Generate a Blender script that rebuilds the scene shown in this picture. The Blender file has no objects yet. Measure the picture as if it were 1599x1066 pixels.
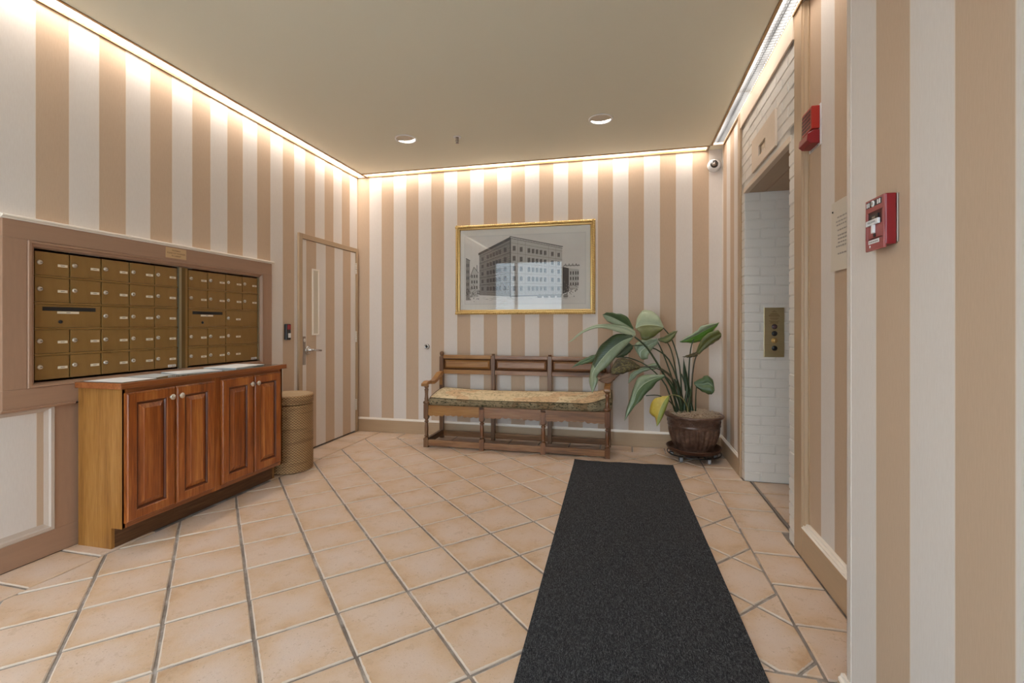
import bpy, bmesh, math, random
from mathutils import Vector, Matrix
random.seed(7)
SC = bpy.context.scene
COL = SC.collection
PI = math.pi

# ------------------------------------------------------------------ camera
F_PX, CX, HORIZON = 730.0, 800.0, 506.5          # for a 1599 x 1066 frame
YAW = math.atan(171.0 / 730.0)
cam_d = bpy.data.cameras.new('camera')
cam_d.sensor_fit = 'HORIZONTAL'; cam_d.sensor_width = 36.0
cam_d.lens = 36.0 * F_PX / 1599.0
cam_d.shift_x = (799.5 - CX) / 1599.0
cam_d.shift_y = -(533.0 - HORIZON) / 1599.0
cam_d.clip_start = 0.02
cam = bpy.data.objects.new('camera', cam_d); COL.objects.link(cam)
cam.location = (0, 0, 1.2); cam.rotation_euler = (PI / 2, 0, YAW)
SC.camera = cam

# ------------------------------------------------------------------ world, exposure, lamp levels
SC.view_settings.view_transform = 'Standard'
SC.view_settings.look = 'None'
SC.view_settings.gamma = 1.0
SC.view_settings.use_curve_mapping = False
SC.view_settings.exposure = 0.42
world = bpy.data.worlds.new('overcast_sky'); SC.world = world; world.use_nodes = True
world.node_tree.nodes['Background'].inputs[0].default_value = (0.80, 0.90, 1.0, 1)
world.node_tree.nodes['Background'].inputs[1].default_value = 6.0
LENS_STRENGTH = 20.0
LENS_COLOR = (1.0, 0.945, 0.875)
DOWNLIGHT_STRENGTH = 30.0

# ------------------------------------------------------------------ room sizes (metres; camera stands at x=0, y=0)
XL, YB, ZC = -2.92, 4.77, 2.863      # left wall, back wall, ceiling
XN, YN = 0.65, 1.562                 # projecting wall on the near right and its corner
YR = -0.55                           # entrance wall behind the camera
def xr(y): return 0.8825 + 0.0085 * y            # elevator wall, a touch out of square
def rw(p): return (p[0] + xr(p[1]), p[1], p[2])  # local x = 0 on that wall, negative into the room

# ------------------------------------------------------------------ materials
MATS = {}
class NT:
    def __init__(s, name):
        s.m = bpy.data.materials.new(name); s.m.use_nodes = True
        s.t = s.m.node_tree; s.n = s.t.nodes; s.l = s.t.links
        s.b = s.n['Principled BSDF']; s.out = s.n['Material Output']
        MATS[name] = s.m
    def node(s, typ, **kw):
        n = s.n.new(typ)
        for k, v in kw.items(): setattr(n, k, v)
        return n
    def set(s, n, k, v):
        if hasattr(v, 'is_output') or isinstance(v, bpy.types.NodeSocket): s.l.new(v, n.inputs[k])
        else: n.inputs[k].default_value = v
    def math(s, op, a, b=0.0, c=0.0):
        n = s.node('ShaderNodeMath', operation=op)
        for i, v in enumerate((a, b, c)): s.set(n, i, v)
        return n.outputs[0]
    def mix(s, fac, a, b, typ='MIX'):
        n = s.node('ShaderNodeMix', data_type='RGBA', blend_type=typ)
        s.set(n, 0, fac)
        for k, v in ((6, a), (7, b)):
            if isinstance(v, tuple) and len(v) == 3: v = v + (1,)
            s.set(n, k, v)
        return n.outputs[2]
    def noise(s, scale, detail=3, rough=.55, vec=None, out=0):
        n = s.node('ShaderNodeTexNoise'); n.inputs['Scale'].default_value = scale
        n.inputs['Detail'].default_value = detail; n.inputs['Roughness'].default_value = rough
        if vec is not None: s.l.new(vec, n.inputs['Vector'])
        return n.outputs[out]
    def obj(s): return s.node('ShaderNodeTexCoord').outputs['Object']
    def uv(s): return s.node('ShaderNodeTexCoord').outputs['UV']
    def pos(s): return s.node('ShaderNodeNewGeometry').outputs['Position']
    def scale(s, vec, sc):
        n = s.node('ShaderNodeMapping'); s.l.new(vec, n.inputs[0]); n.inputs['Scale'].default_value = sc
        return n.outputs[0]
    def sep(s, vec):
        n = s.node('ShaderNodeSeparateXYZ'); s.l.new(vec, n.inputs[0]); return n.outputs
    def ramp(s, fac, pts):
        n = s.node('ShaderNodeValToRGB'); s.l.new(fac, n.inputs[0])
        e = n.color_ramp.elements
        while len(e) < len(pts): e.new(.5)
        for i, (p, c) in enumerate(pts):
            e[i].position = p; e[i].color = c + (1,) if len(c) == 3 else c
        return n.outputs[0]
    def bump(s, h, strength=.2, dist=.002):
        n = s.node('ShaderNodeBump'); n.inputs['Strength'].default_value = strength
        n.inputs['Distance'].default_value = dist; s.l.new(h, n.inputs['Height'])
        s.l.new(n.outputs[0], s.b.inputs['Normal'])
    def base(s, c):
        if isinstance(c, tuple): s.b.inputs['Base Color'].default_value = c + (1,)
        else: s.l.new(c, s.b.inputs['Base Color'])
    def fin(s, rough=.5, metal=0.0, spec=.5, coat=0.0):
        s.b.inputs['Roughness'].default_value = rough; s.b.inputs['Metallic'].default_value = metal
        s.b.inputs['Specular IOR Level'].default_value = spec
        s.b.inputs['Coat Weight'].default_value = coat
        return s.m

def plain(name, c, rough=.5, metal=0.0, vary=.06, nscale=30, bump=0.0, bscale=200, spec=.5, coat=0.0):
    t = NT(name)
    if vary:
        d = tuple(max(0, x * (1 - vary * 1.6)) for x in c); l = tuple(min(1, x * (1 + vary)) for x in c)
        t.base(t.mix(t.noise(nscale, 4), d, l))
    else: t.base(c)
    if bump: t.bump(t.noise(bscale, 3), bump, .002)
    return t.fin(rough, metal, spec, coat)

def wallpaper(name, axis, offset, period=.2985):
    t = NT(name); p = t.pos(); s = t.sep(p)
    f = t.math('FRACT', t.math('DIVIDE', t.math('SUBTRACT', s[axis], offset), period))
    tan = t.math('LESS_THAN', f, .5)
    # thin paler seam where two stripes meet
    d = t.math('ABSOLUTE', t.math('SUBTRACT', t.math('FRACT', t.math('MULTIPLY', f, 2.0)), .5))
    seam = t.math('GREATER_THAN', d, .485)
    wv = t.noise(260, 2, .6, t.scale(p, (1, 1, .12)))
    big = t.noise(1.7, 2)
    cw = t.mix(wv, (.665, .585, .525), (.745, .675, .615))
    ct = t.mix(wv, (.500, .350, .236), (.575, .410, .284))
    c = t.mix(tan, cw, ct)
    c = t.mix(t.math('MULTIPLY', seam, .45), c, (.76, .66, .54))
    c = t.mix(t.math('MULTIPLY', big, .16), c, (.58, .42, .31))
    t.base(c); t.bump(wv, .12, .0012)
    return t.fin(.62, 0, .3)

WP_L = wallpaper('striped_wallpaper_left', 1, 1.772)
WP_B = wallpaper('striped_wallpaper_back', 0, -2.922)
WP_R = wallpaper('striped_wallpaper_right', 1, 1.264)
WP_P = wallpaper('striped_wallpaper_inset', 1, 2.231)

def ceiling_mat():
    t = NT('ceiling_paint'); p = t.pos()
    c = t.mix(t.noise(1.3, 2), (.745, .705, .570), (.790, .750, .620))
    t.base(c); t.bump(t.noise(420, 3), .15, .0012); return t.fin(.75, 0, .25)
M_CEIL = ceiling_mat()
M_TRIMTAN = plain('tan_painted_wood', (.455, .310, .188), .42, vary=.07, nscale=9, bump=.05, bscale=60)
M_TAUPE = plain('taupe_painted_wood', (.375, .215, .135), .45, vary=.08, nscale=7, bump=.06, bscale=70)
M_CREAM = plain('cream_painted_wood', (.70, .56, .43), .45, vary=.05, nscale=8)
M_LIP = plain('pale_paint_lit_cap', (.86, .76, .65), .28, vary=.05)
M_CORNER = plain('pale_corner_bead', (.66, .56, .48), .35, vary=.08, nscale=18)
M_GOLDTRIM = plain('brass_angle', (.33, .20, .085), .40, .6, vary=.1)

def brick_mat():
    t = NT('white_painted_brick'); p = t.pos()
    r = t.node('ShaderNodeObjectInfo').outputs['Random']
    c = t.mix(t.noise(30, 4), (.66, .60, .54), (.76, .70, .64))
    c = t.mix(t.math('MULTIPLY', r, .15), c, (.72, .66, .57))
    t.base(c); t.bump(t.noise(90, 4), .25, .003); return t.fin(.30, 0, .5)
M_BRICK = brick_mat()
M_MORTAR = plain('painted_mortar', (.70, .645, .585), .5, vary=.08, nscale=40, bump=.3, bscale=150)

def tile_mat():
    t = NT('terracotta_tile')
    o = t.obj(); s = t.sep(o)
    r = t.node('ShaderNodeObjectInfo').outputs['Random']
    edge = t.math('MAXIMUM', t.math('ABSOLUTE', s[0]), t.math('ABSOLUTE', s[1]))
    shift = t.node('ShaderNodeCombineXYZ'); t.l.new(t.math('MULTIPLY', r, 40.0), shift.inputs[0]); t.l.new(t.math('MULTIPLY', r, 17.0), shift.inputs[2])
    va = t.node('ShaderNodeVectorMath', operation='ADD'); t.l.new(o, va.inputs[0]); t.l.new(shift.outputs[0], va.inputs[1])
    v = va.outputs[0]
    n1 = t.noise(5.5, 4, .6, v); n2 = t.noise(26, 4, .65, v); n3 = t.noise(120, 3, .7, v)
    e = t.math('ADD', t.math('MULTIPLY', edge, 5.2), t.math('MULTIPLY', t.math('SUBTRACT', n1, .5), 1.9))
    c = t.ramp(e, [(.0, (.640, .495, .410)), (.40, (.625, .460, .350)), (.72, (.590, .395, .250)), (1.0, (.480, .285, .150))])
    c = t.mix(t.math('MULTIPLY', t.math('SUBTRACT', n2, .25), .8), c, (.67, .52, .41))
    c = t.mix(t.math('MULTIPLY', t.math('GREATER_THAN', t.noise(15, 5, .75, v), .60), .30), c, (.42, .27, .16))
    c = t.mix(t.math('MULTIPLY', t.math('GREATER_THAN', n3, .650), .55), c, (.27, .17, .11))
    c = t.mix(t.math('MULTIPLY', r, .22), c, (.60, .40, .25))
    rim = t.math('GREATER_THAN', t.math('ADD', edge, t.math('MULTIPLY', t.math('SUBTRACT', n2, .5), .016)), .1405)
    c = t.mix(t.math('MULTIPLY', rim, .55), c, (.62, .55, .48))
    t.base(c)
    h = t.math('ADD', t.math('MULTIPLY', n2, .7), t.math('MULTIPLY', n3, .3))
    t.bump(h, .35, .004)
    return t.fin(.42, 0, .4)
M_TILE = tile_mat()
def grout_mat():
    t = NT('grey_grout'); n = t.noise(35, 5, .7)
    t.base(t.ramp(n, [(.3, (.17, .135, .115)), (.52, (.31, .26, .225)), (.68, (.50, .44, .40))]))
    t.bump(t.noise(160, 4), .6, .003); return t.fin(.85, 0, .2)
M_GROUT = grout_mat()

def wood(name, dark, mid, light, axis='z', rough=.3, coat=.25, sc=1.0, contrast=1.0):
    t = NT(name); o = t.obj()
    r = t.node('ShaderNodeObjectInfo').outputs['Random']
    st = {'z': (14, 14, .9), 'y': (14, .9, 14), 'x': (.9, 14, 14)}[axis]
    v = t.scale(o, tuple(a * sc for a in st))
    sh = t.node('ShaderNodeVectorMath', operation='ADD'); t.l.new(v, sh.inputs[0])
    cb = t.node('ShaderNodeCombineXYZ')
    for i in range(3): t.l.new(t.math('MULTIPLY', r, 13.7 + 5 * i), cb.inputs[i])
    t.l.new(cb.outputs[0], sh.inputs[1]); v = sh.outputs[0]
    big = t.noise(.75, 4, .6, v)
    fine = t.noise(6.0, 4, .65, v)
    m = t.math('ADD', t.math('MULTIPLY', big, .62), t.math('MULTIPLY', fine, .38))
    c = t.ramp(m, [(.30, dark), (.5, mid), (.68, light)])
    t.base(c); t.bump(fine, .06, .001)
    return t.fin(rough, 0, .45, coat)
M_CHERRY = wood('cherry_wood', (.125, .025, .005), (.325, .084, .015), (.530, .190, .042))
M_CHERRY_H = wood('cherry_wood_edge', (.140, .036, .010), (.265, .078, .020), (.375, .130, .042), 'y')
M_OAKPLY = wood('honey_plywood', (.165, .060, .011), (.300, .126, .025), (.400, .190, .050), 'z', .42, .05, 1.4)
M_KICK = wood('worn_toe_kick', (.055, .022, .009), (.120, .050, .018), (.22, .11, .05), 'y', .6, 0)
M_BENCH = wood('worn_oak_long', (.070, .028, .010), (.235, .105, .042), (.370, .195, .095), 'x', .36, .12)
M_BENCH_GOLD = wood('honey_oak_long', (.155, .060, .014), (.320, .145, .036), (.430, .225, .072), 'x', .34, .15)
M_BENCH_V = wood('worn_oak_upright', (.065, .027, .010), (.165, .078, .034), (.280, .150, .076), 'z', .36, .12)
M_BENCH_RED = wood('turned_oak', (.070, .024, .009), (.165, .062, .022), (.280, .130, .054), 'z', .30, .25)
M_BENCH_Y = wood('worn_oak_depth', (.060, .028, .012), (.135, .066, .028), (.22, .12, .06), 'y', .4, .08)
M_BENCH_DK = plain('dark_panel_moulding', (.085, .030, .009), .32, vary=.2, coat=.1)

def mailbox_mat():
    t = NT('anodised_bronze'); p = t.obj()
    n = t.noise(9, 3, .6, t.scale(p, (1, 3, .6)))
    r = t.node('ShaderNodeObjectInfo').outputs['Random']
    c = t.mix(n, (.225, .112, .026), (.315, .168, .046))
    c = t.mix(t.math('MULTIPLY', r, .25), c, (.265, .140, .040))
    t.base(c); t.bump(t.noise(300, 2, .5, t.scale(p, (1, .05, 1))), .05, .0006)
    return t.fin(.42, .15, .5)
M_MAIL = mailbox_mat()
M_MAILFRAME = plain('bronze_frame', (.17, .10, .032), .38, .5, vary=.1)
M_MAILEDGE = plain('champagne_edge', (.42, .34, .21), .30, .7, vary=.06)
M_DARK = plain('black_void', (.010, .008, .008), .6, vary=0)
M_SILVER = plain('nickel', (.72, .66, .58), .28, .85, vary=.08)
def label_mat():
    t = NT('printed_label'); s = t.sep(t.obj())
    a = t.math('LESS_THAN', t.math('ABSOLUTE', s[2]), .0022)
    b = t.math('LESS_THAN', t.math('ABSOLUTE', t.math('ADD', s[1], 0.0)), .0095)
    k = t.math('MULTIPLY', t.math('MULTIPLY', a, b), t.math('GREATER_THAN', t.noise(420, 2), .42))
    t.base(t.mix(t.math('MULTIPLY', k, .75), (.78, .66, .50), (.16, .12, .09)))
    return t.fin(.4)
M_LABEL = label_mat()
M_PAPER = plain('white_paper', (.74, .72, .70), .6, vary=.03)
M_PAPER_G = plain('grey_printed_paper', (.50, .51, .50), .6, vary=.25, nscale=45)
M_COUNTER = plain('dark_glossy_laminate', (.10, .105, .085), .10, vary=.3, nscale=60, coat=.3)
M_PLACARD = plain('tan_engraved_plate', (.62, .40, .21), .4, .1, vary=.06)
M_INK = plain('dark_brown_ink', (.16, .075, .02), .6, vary=0)
M_BLACKINK = plain('black_ink', (.035, .03, .03), .6, vary=0)
M_GREYINK = plain('faded_grey_ink', (.36, .31, .27), .7, vary=0)
M_BLACK = plain('black_plastic', (.014, .012, .013), .28, vary=.1)
M_REDLED = plain('dark_red_lens', (.32, .03, .035), .15, vary=.1)
M_STEEL = plain('satin_steel', (.50, .48, .46), .27, .95, vary=.1, nscale=40)
M_STEELDK = plain('worn_steel_plate', (.36, .30, .26), .38, .8, vary=.15, nscale=30)
M_HINGE = plain('painted_hinge', (.66, .58, .49), .4, .2, vary=.05)
M_RED = plain('red_enamel', (.235, .006, .010), .33, vary=.08, nscale=20)
M_REDFACE = plain('faded_red_enamel', (.34, .075, .068), .38, vary=.08, nscale=30)
M_REDBRIGHT = plain('bright_red_plastic', (.38, .018, .010), .3, vary=.08)
M_REDDK = plain('deep_red_recess', (.060, .005, .006), .45, vary=.1)
M_WHITEPL = plain('white_plastic', (.76, .73, .71), .32, vary=.02)
M_DOME = plain('smoked_dome', (.035, .03, .03), .06, vary=0, coat=.6)
def brass_mat():
    t = NT('brushed_brass'); p = t.obj()
    n = t.noise(60, 3, .6, t.scale(p, (.15, .15, 6)))
    t.base(t.mix(n, (.50, .40, .22), (.62, .52, .31))); return t.fin(.30, .85)
M_BRASS = brass_mat()
def gold_mat():
    t = NT('gilt_wood')
    t.base(t.mix(t.noise(60, 4), (.40, .23, .065), (.74, .52, .21))); return t.fin(.28, .6)
M_GILT = gold_mat()
def mat_carpet():
    t = NT('charcoal_ribbed_carpet'); p = t.obj()
    a = t.noise(420, 2, .7); b = t.noise(150, 3, .7); c3 = t.noise(2.2, 3)
    m = t.math('ADD', t.math('MULTIPLY', a, .6), t.math('MULTIPLY', b, .4))
    c = t.ramp(m, [(.38, (.010, .010, .0115)), (.50, (.034, .034, .037)), (.62, (.150, .150, .157))])
    c = t.mix(t.math('MULTIPLY', c3, .25), c, (.055, .055, .058))
    t.base(c); t.bump(m, .9, .006); return t.fin(.95, 0, .1)
M_CARPET = mat_carpet()
M_CARPETEDGE = plain('black_rubber_edge', (.03, .03, .032), .7, vary=.2, nscale=90)
def wicker_mat():
    t = NT('woven_wicker'); o = t.obj(); s = t.sep(o)
    ang = t.math('ARCTAN2', s[1], s[0])
    w = t.math('SINE', t.math('MULTIPLY', ang, 46.0))
    row = t.math('SINE', t.math('MULTIPLY', s[2], 2 * PI / .021))
    k = t.math('MULTIPLY', w, row)
    band = t.noise(5, 4, .65, t.scale(o, (.5, .5, 7)))
    c = t.mix(t.math('MULTIPLY_ADD', k, .5, .5), (.130, .058, .020), (.500, .300, .135))
    c = t.mix(t.math('MULTIPLY', t.math('GREATER_THAN', band, .56), .5), c, (.150, .075, .030))
    t.base(c); t.bump(t.math('ADD', k, row), .5, .003); return t.fin(.6, 0, .3)
M_WICKER = wicker_mat()
M_WICKERTOP = plain('pale_wicker_top', (.50, .34, .19), .6, vary=.3, nscale=80, bump=.6, bscale=120)
def tapestry(name, bg1, bg2, motif, rust, amount):
    t = NT(name); p = t.obj()
    n1 = t.noise(7, 3, .6, p); wv = t.noise(500, 1)
    vo = t.node('ShaderNodeTexVoronoi', feature='DISTANCE_TO_EDGE'); vo.inputs['Scale'].default_value = 17
    dist = t.node('ShaderNodeVectorMath', operation='ADD'); t.l.new(p, dist.inputs[0])
    nn = t.node('ShaderNodeTexNoise'); nn.inputs['Scale'].default_value = 9; nn.inputs['Detail'].default_value = 3
    sc = t.node('ShaderNodeVectorMath', operation='SCALE'); t.l.new(nn.outputs[1], sc.inputs[0]); sc.inputs['Scale'].default_value = .16
    t.l.new(sc.outputs[0], dist.inputs[1]); t.l.new(dist.outputs[0], vo.inputs['Vector'])
    line = t.math('LESS_THAN', vo.outputs['Distance'], .055)
    spray = t.math('GREATER_THAN', t.noise(30, 4, .75, p), .545)
    c = t.mix(n1, bg1, bg2)
    blob = t.math('GREATER_THAN', t.noise(4.2, 2, .5, p), .585)
    c = t.mix(t.math('MULTIPLY', blob, .55), c, rust)
    k = t.math('MAXIMUM', t.math('MULTIPLY', line, t.math('GREATER_THAN', t.noise(13, 2), .47)), t.math('MULTIPLY', spray, t.math('GREATER_THAN', t.noise(6, 2), .5)))
    c = t.mix(t.math('MULTIPLY', k, amount), c, motif)
    t.base(c); t.bump(wv, .25, .001); return t.fin(.85, 0, .15)
M_TAP = tapestry('tapestry_top', (.60, .45, .265), (.76, .62, .41), (.230, .175, .095), (.58, .33, .18), .62)
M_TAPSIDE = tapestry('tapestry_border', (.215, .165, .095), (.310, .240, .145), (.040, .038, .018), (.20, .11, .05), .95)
M_PIPING = plain('dark_piping', (.09, .06, .025), .7, vary=.2)
def pot_mat():
    t = NT('bronzed_resin'); p = t.obj()
    n = t.noise(11, 4, .65)
    t.base(t.ramp(n, [(.3, (.055, .026, .017)), (.52, (.115, .060, .040)), (.72, (.230, .135, .095))]))
    t.bump(t.noise(70, 3), .15, .002); return t.fin(.30, .15, .6)
M_POT = pot_mat()
M_SAUCER = plain('brown_saucer', (.085, .034, .018), .38, vary=.25, nscale=14)
M_IRON = plain('dark_iron', (.025, .018, .016), .45, .3, vary=.2)
M_CASTER = plain('grey_caster', (.33, .33, .34), .4, vary=.1)
def soil_mat():
    t = NT('dry_moss_soil'); n = t.noise(45, 5, .75)
    t.base(t.ramp(n, [(.32, (.08, .045, .025)), (.48, (.36, .24, .155)), (.62, (.66, .50, .37))])); t.bump(n, .9, .01); return t.fin(.9, 0, .2)
M_SOIL = soil_mat()
M_MOSS = plain('straw_moss', (.60, .46, .33), .8, vary=.3, nscale=60)
def leaf_mat(name, c1, c2, rib, rough=.34, brown=0.0, bc=(.20, .10, .03)):
    t = NT(name); u = t.uv(); s = t.sep(u)
    ac = t.math('ABSOLUTE', t.math('SUBTRACT', s[1], .5))
    vein = t.math('SINE', t.math('MULTIPLY', t.math('SUBTRACT', s[0], t.math('MULTIPLY', ac, .35)), 190.0))
    n = t.noise(7, 3)
    c = t.mix(n, c1, c2)
    c = t.mix(t.math('MULTIPLY_ADD', vein, .10, .10), c, rib)
    c = t.mix(t.math('LESS_THAN', ac, .022), c, rib)
    if brown:
        c = t.mix(t.math('MULTIPLY', t.math('GREATER_THAN', t.noise(9, 6, .75), .47), brown), c, bc)
    t.base(c); t.bump(vein, .25, .002)
    t.b.inputs['Subsurface Weight'].default_value = 0.0
    return t.fin(rough, 0, .5, .12)
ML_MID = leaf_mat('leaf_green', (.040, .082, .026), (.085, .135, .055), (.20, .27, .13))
ML_SHEEN = leaf_mat('leaf_green_sheen', (.135, .195, .100), (.300, .355, .235), (.46, .52, .37), .18)  # pale tint paints the light glare on glossy leaves
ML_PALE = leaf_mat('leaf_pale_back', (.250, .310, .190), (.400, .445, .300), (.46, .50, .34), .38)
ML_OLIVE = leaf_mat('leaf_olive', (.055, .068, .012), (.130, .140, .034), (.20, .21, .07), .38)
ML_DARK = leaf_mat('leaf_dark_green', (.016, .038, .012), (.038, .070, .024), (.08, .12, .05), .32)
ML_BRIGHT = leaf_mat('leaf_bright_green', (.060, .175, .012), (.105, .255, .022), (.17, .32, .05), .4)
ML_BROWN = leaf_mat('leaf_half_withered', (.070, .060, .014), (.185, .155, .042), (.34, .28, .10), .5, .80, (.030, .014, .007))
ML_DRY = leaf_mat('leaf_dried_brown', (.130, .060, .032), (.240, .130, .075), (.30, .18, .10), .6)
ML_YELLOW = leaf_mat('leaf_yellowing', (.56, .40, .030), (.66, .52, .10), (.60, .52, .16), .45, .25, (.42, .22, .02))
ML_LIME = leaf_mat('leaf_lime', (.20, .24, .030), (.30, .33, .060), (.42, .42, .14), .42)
M_STEM = plain('leaf_stalk', (.028, .050, .014), .38, vary=.3, nscale=25)
M_STEMB = plain('brown_stalk', (.060, .045, .018), .45, vary=.3, nscale=25)
M_STEMY = plain('pale_stalk', (.30, .29, .12), .45, vary=.2)
def emit(name, c, s, tex=None):
    t = NT(name); e = t.node('ShaderNodeEmission'); e.inputs[0].default_value = c + (1,)
    e.inputs[1].default_value = s
    if tex:
        p = t.pos(); sp = t.sep(p)
        n = t.noise(2.1, 1, .4)
        k = t.math('MULTIPLY_ADD', t.math('SUBTRACT', n, .5), 2.2, 1.0)
        t.l.new(t.math('MULTIPLY', t.math('MAXIMUM', k, .35), s), e.inputs[1])
    t.l.new(e.outputs[0], t.out.inputs[0]); return t.m
M_LENS = emit('lit_tube_lens', LENS_COLOR, LENS_STRENGTH, True)
M_BULB = emit('lit_downlight_reflector', (1.0, .93, .82), DOWNLIGHT_STRENGTH)
M_LOUVER_DK = plain('dark_silver_louver', (.075, .075, .077), .35, .2, vary=.2)
M_LOUVER = plain('silver_louver', (.50, .48, .46), .35, .4, vary=.1)
M_CHANNEL = plain('white_channel', (.60, .52, .42), .5, vary=.03)
def glass_mat(name, tint, ior):
    t = NT(name); tr = t.node('ShaderNodeBsdfTransparent'); tr.inputs[0].default_value = tint + (1,)
    gl = t.node('ShaderNodeBsdfGlossy'); gl.inputs['Roughness'].default_value = .02
    fr = t.node('ShaderNodeFresnel'); fr.inputs[0].default_value = ior
    front = t.math('MULTIPLY', fr.outputs[0], t.math('SUBTRACT', 1.0, t.node('ShaderNodeNewGeometry').outputs['Backfacing']))
    mx = t.node('ShaderNodeMixShader'); t.l.new(front, mx.inputs[0]); t.l.new(tr.outputs[0], mx.inputs[1]); t.l.new(gl.outputs[0], mx.inputs[2])
    t.l.new(mx.outputs[0], t.out.inputs[0]); return t.m
M_GLASS = glass_mat('clear_glass', (.98, .99, .99), 1.55)
M_WINGLASS = glass_mat('window_glass', (.93, .97, .98), 1.5)
M_PRINT = plain('aged_print_paper', (.66, .60, .56), .7, vary=.06, nscale=5)
M_MATBOARD = plain('mat_board', (.70, .64, .585), .7, vary=.03)
M_ETCH1 = plain('etching_dark', (.060, .048, .045), .7, vary=.3, nscale=90)
M_ETCH2 = plain('etching_mid', (.260, .225, .205), .7, vary=.35, nscale=120)
M_ETCH3 = plain('etching_light', (.470, .425, .390), .7, vary=.12, nscale=120)
M_BLIND = plain('white_blind_slat', (.70, .72, .72), .5, vary=.03)
M_ALU = plain('dark_aluminium', (.10, .09, .085), .4, .6, vary=.1)
M_ELEV = plain('stainless_elevator_door', (.45, .43, .41), .35, .9, vary=.1, nscale=6)
M_PAVE = plain('pale_pavement', (.55, .54, .52), .9, vary=.1, nscale=3)

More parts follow.
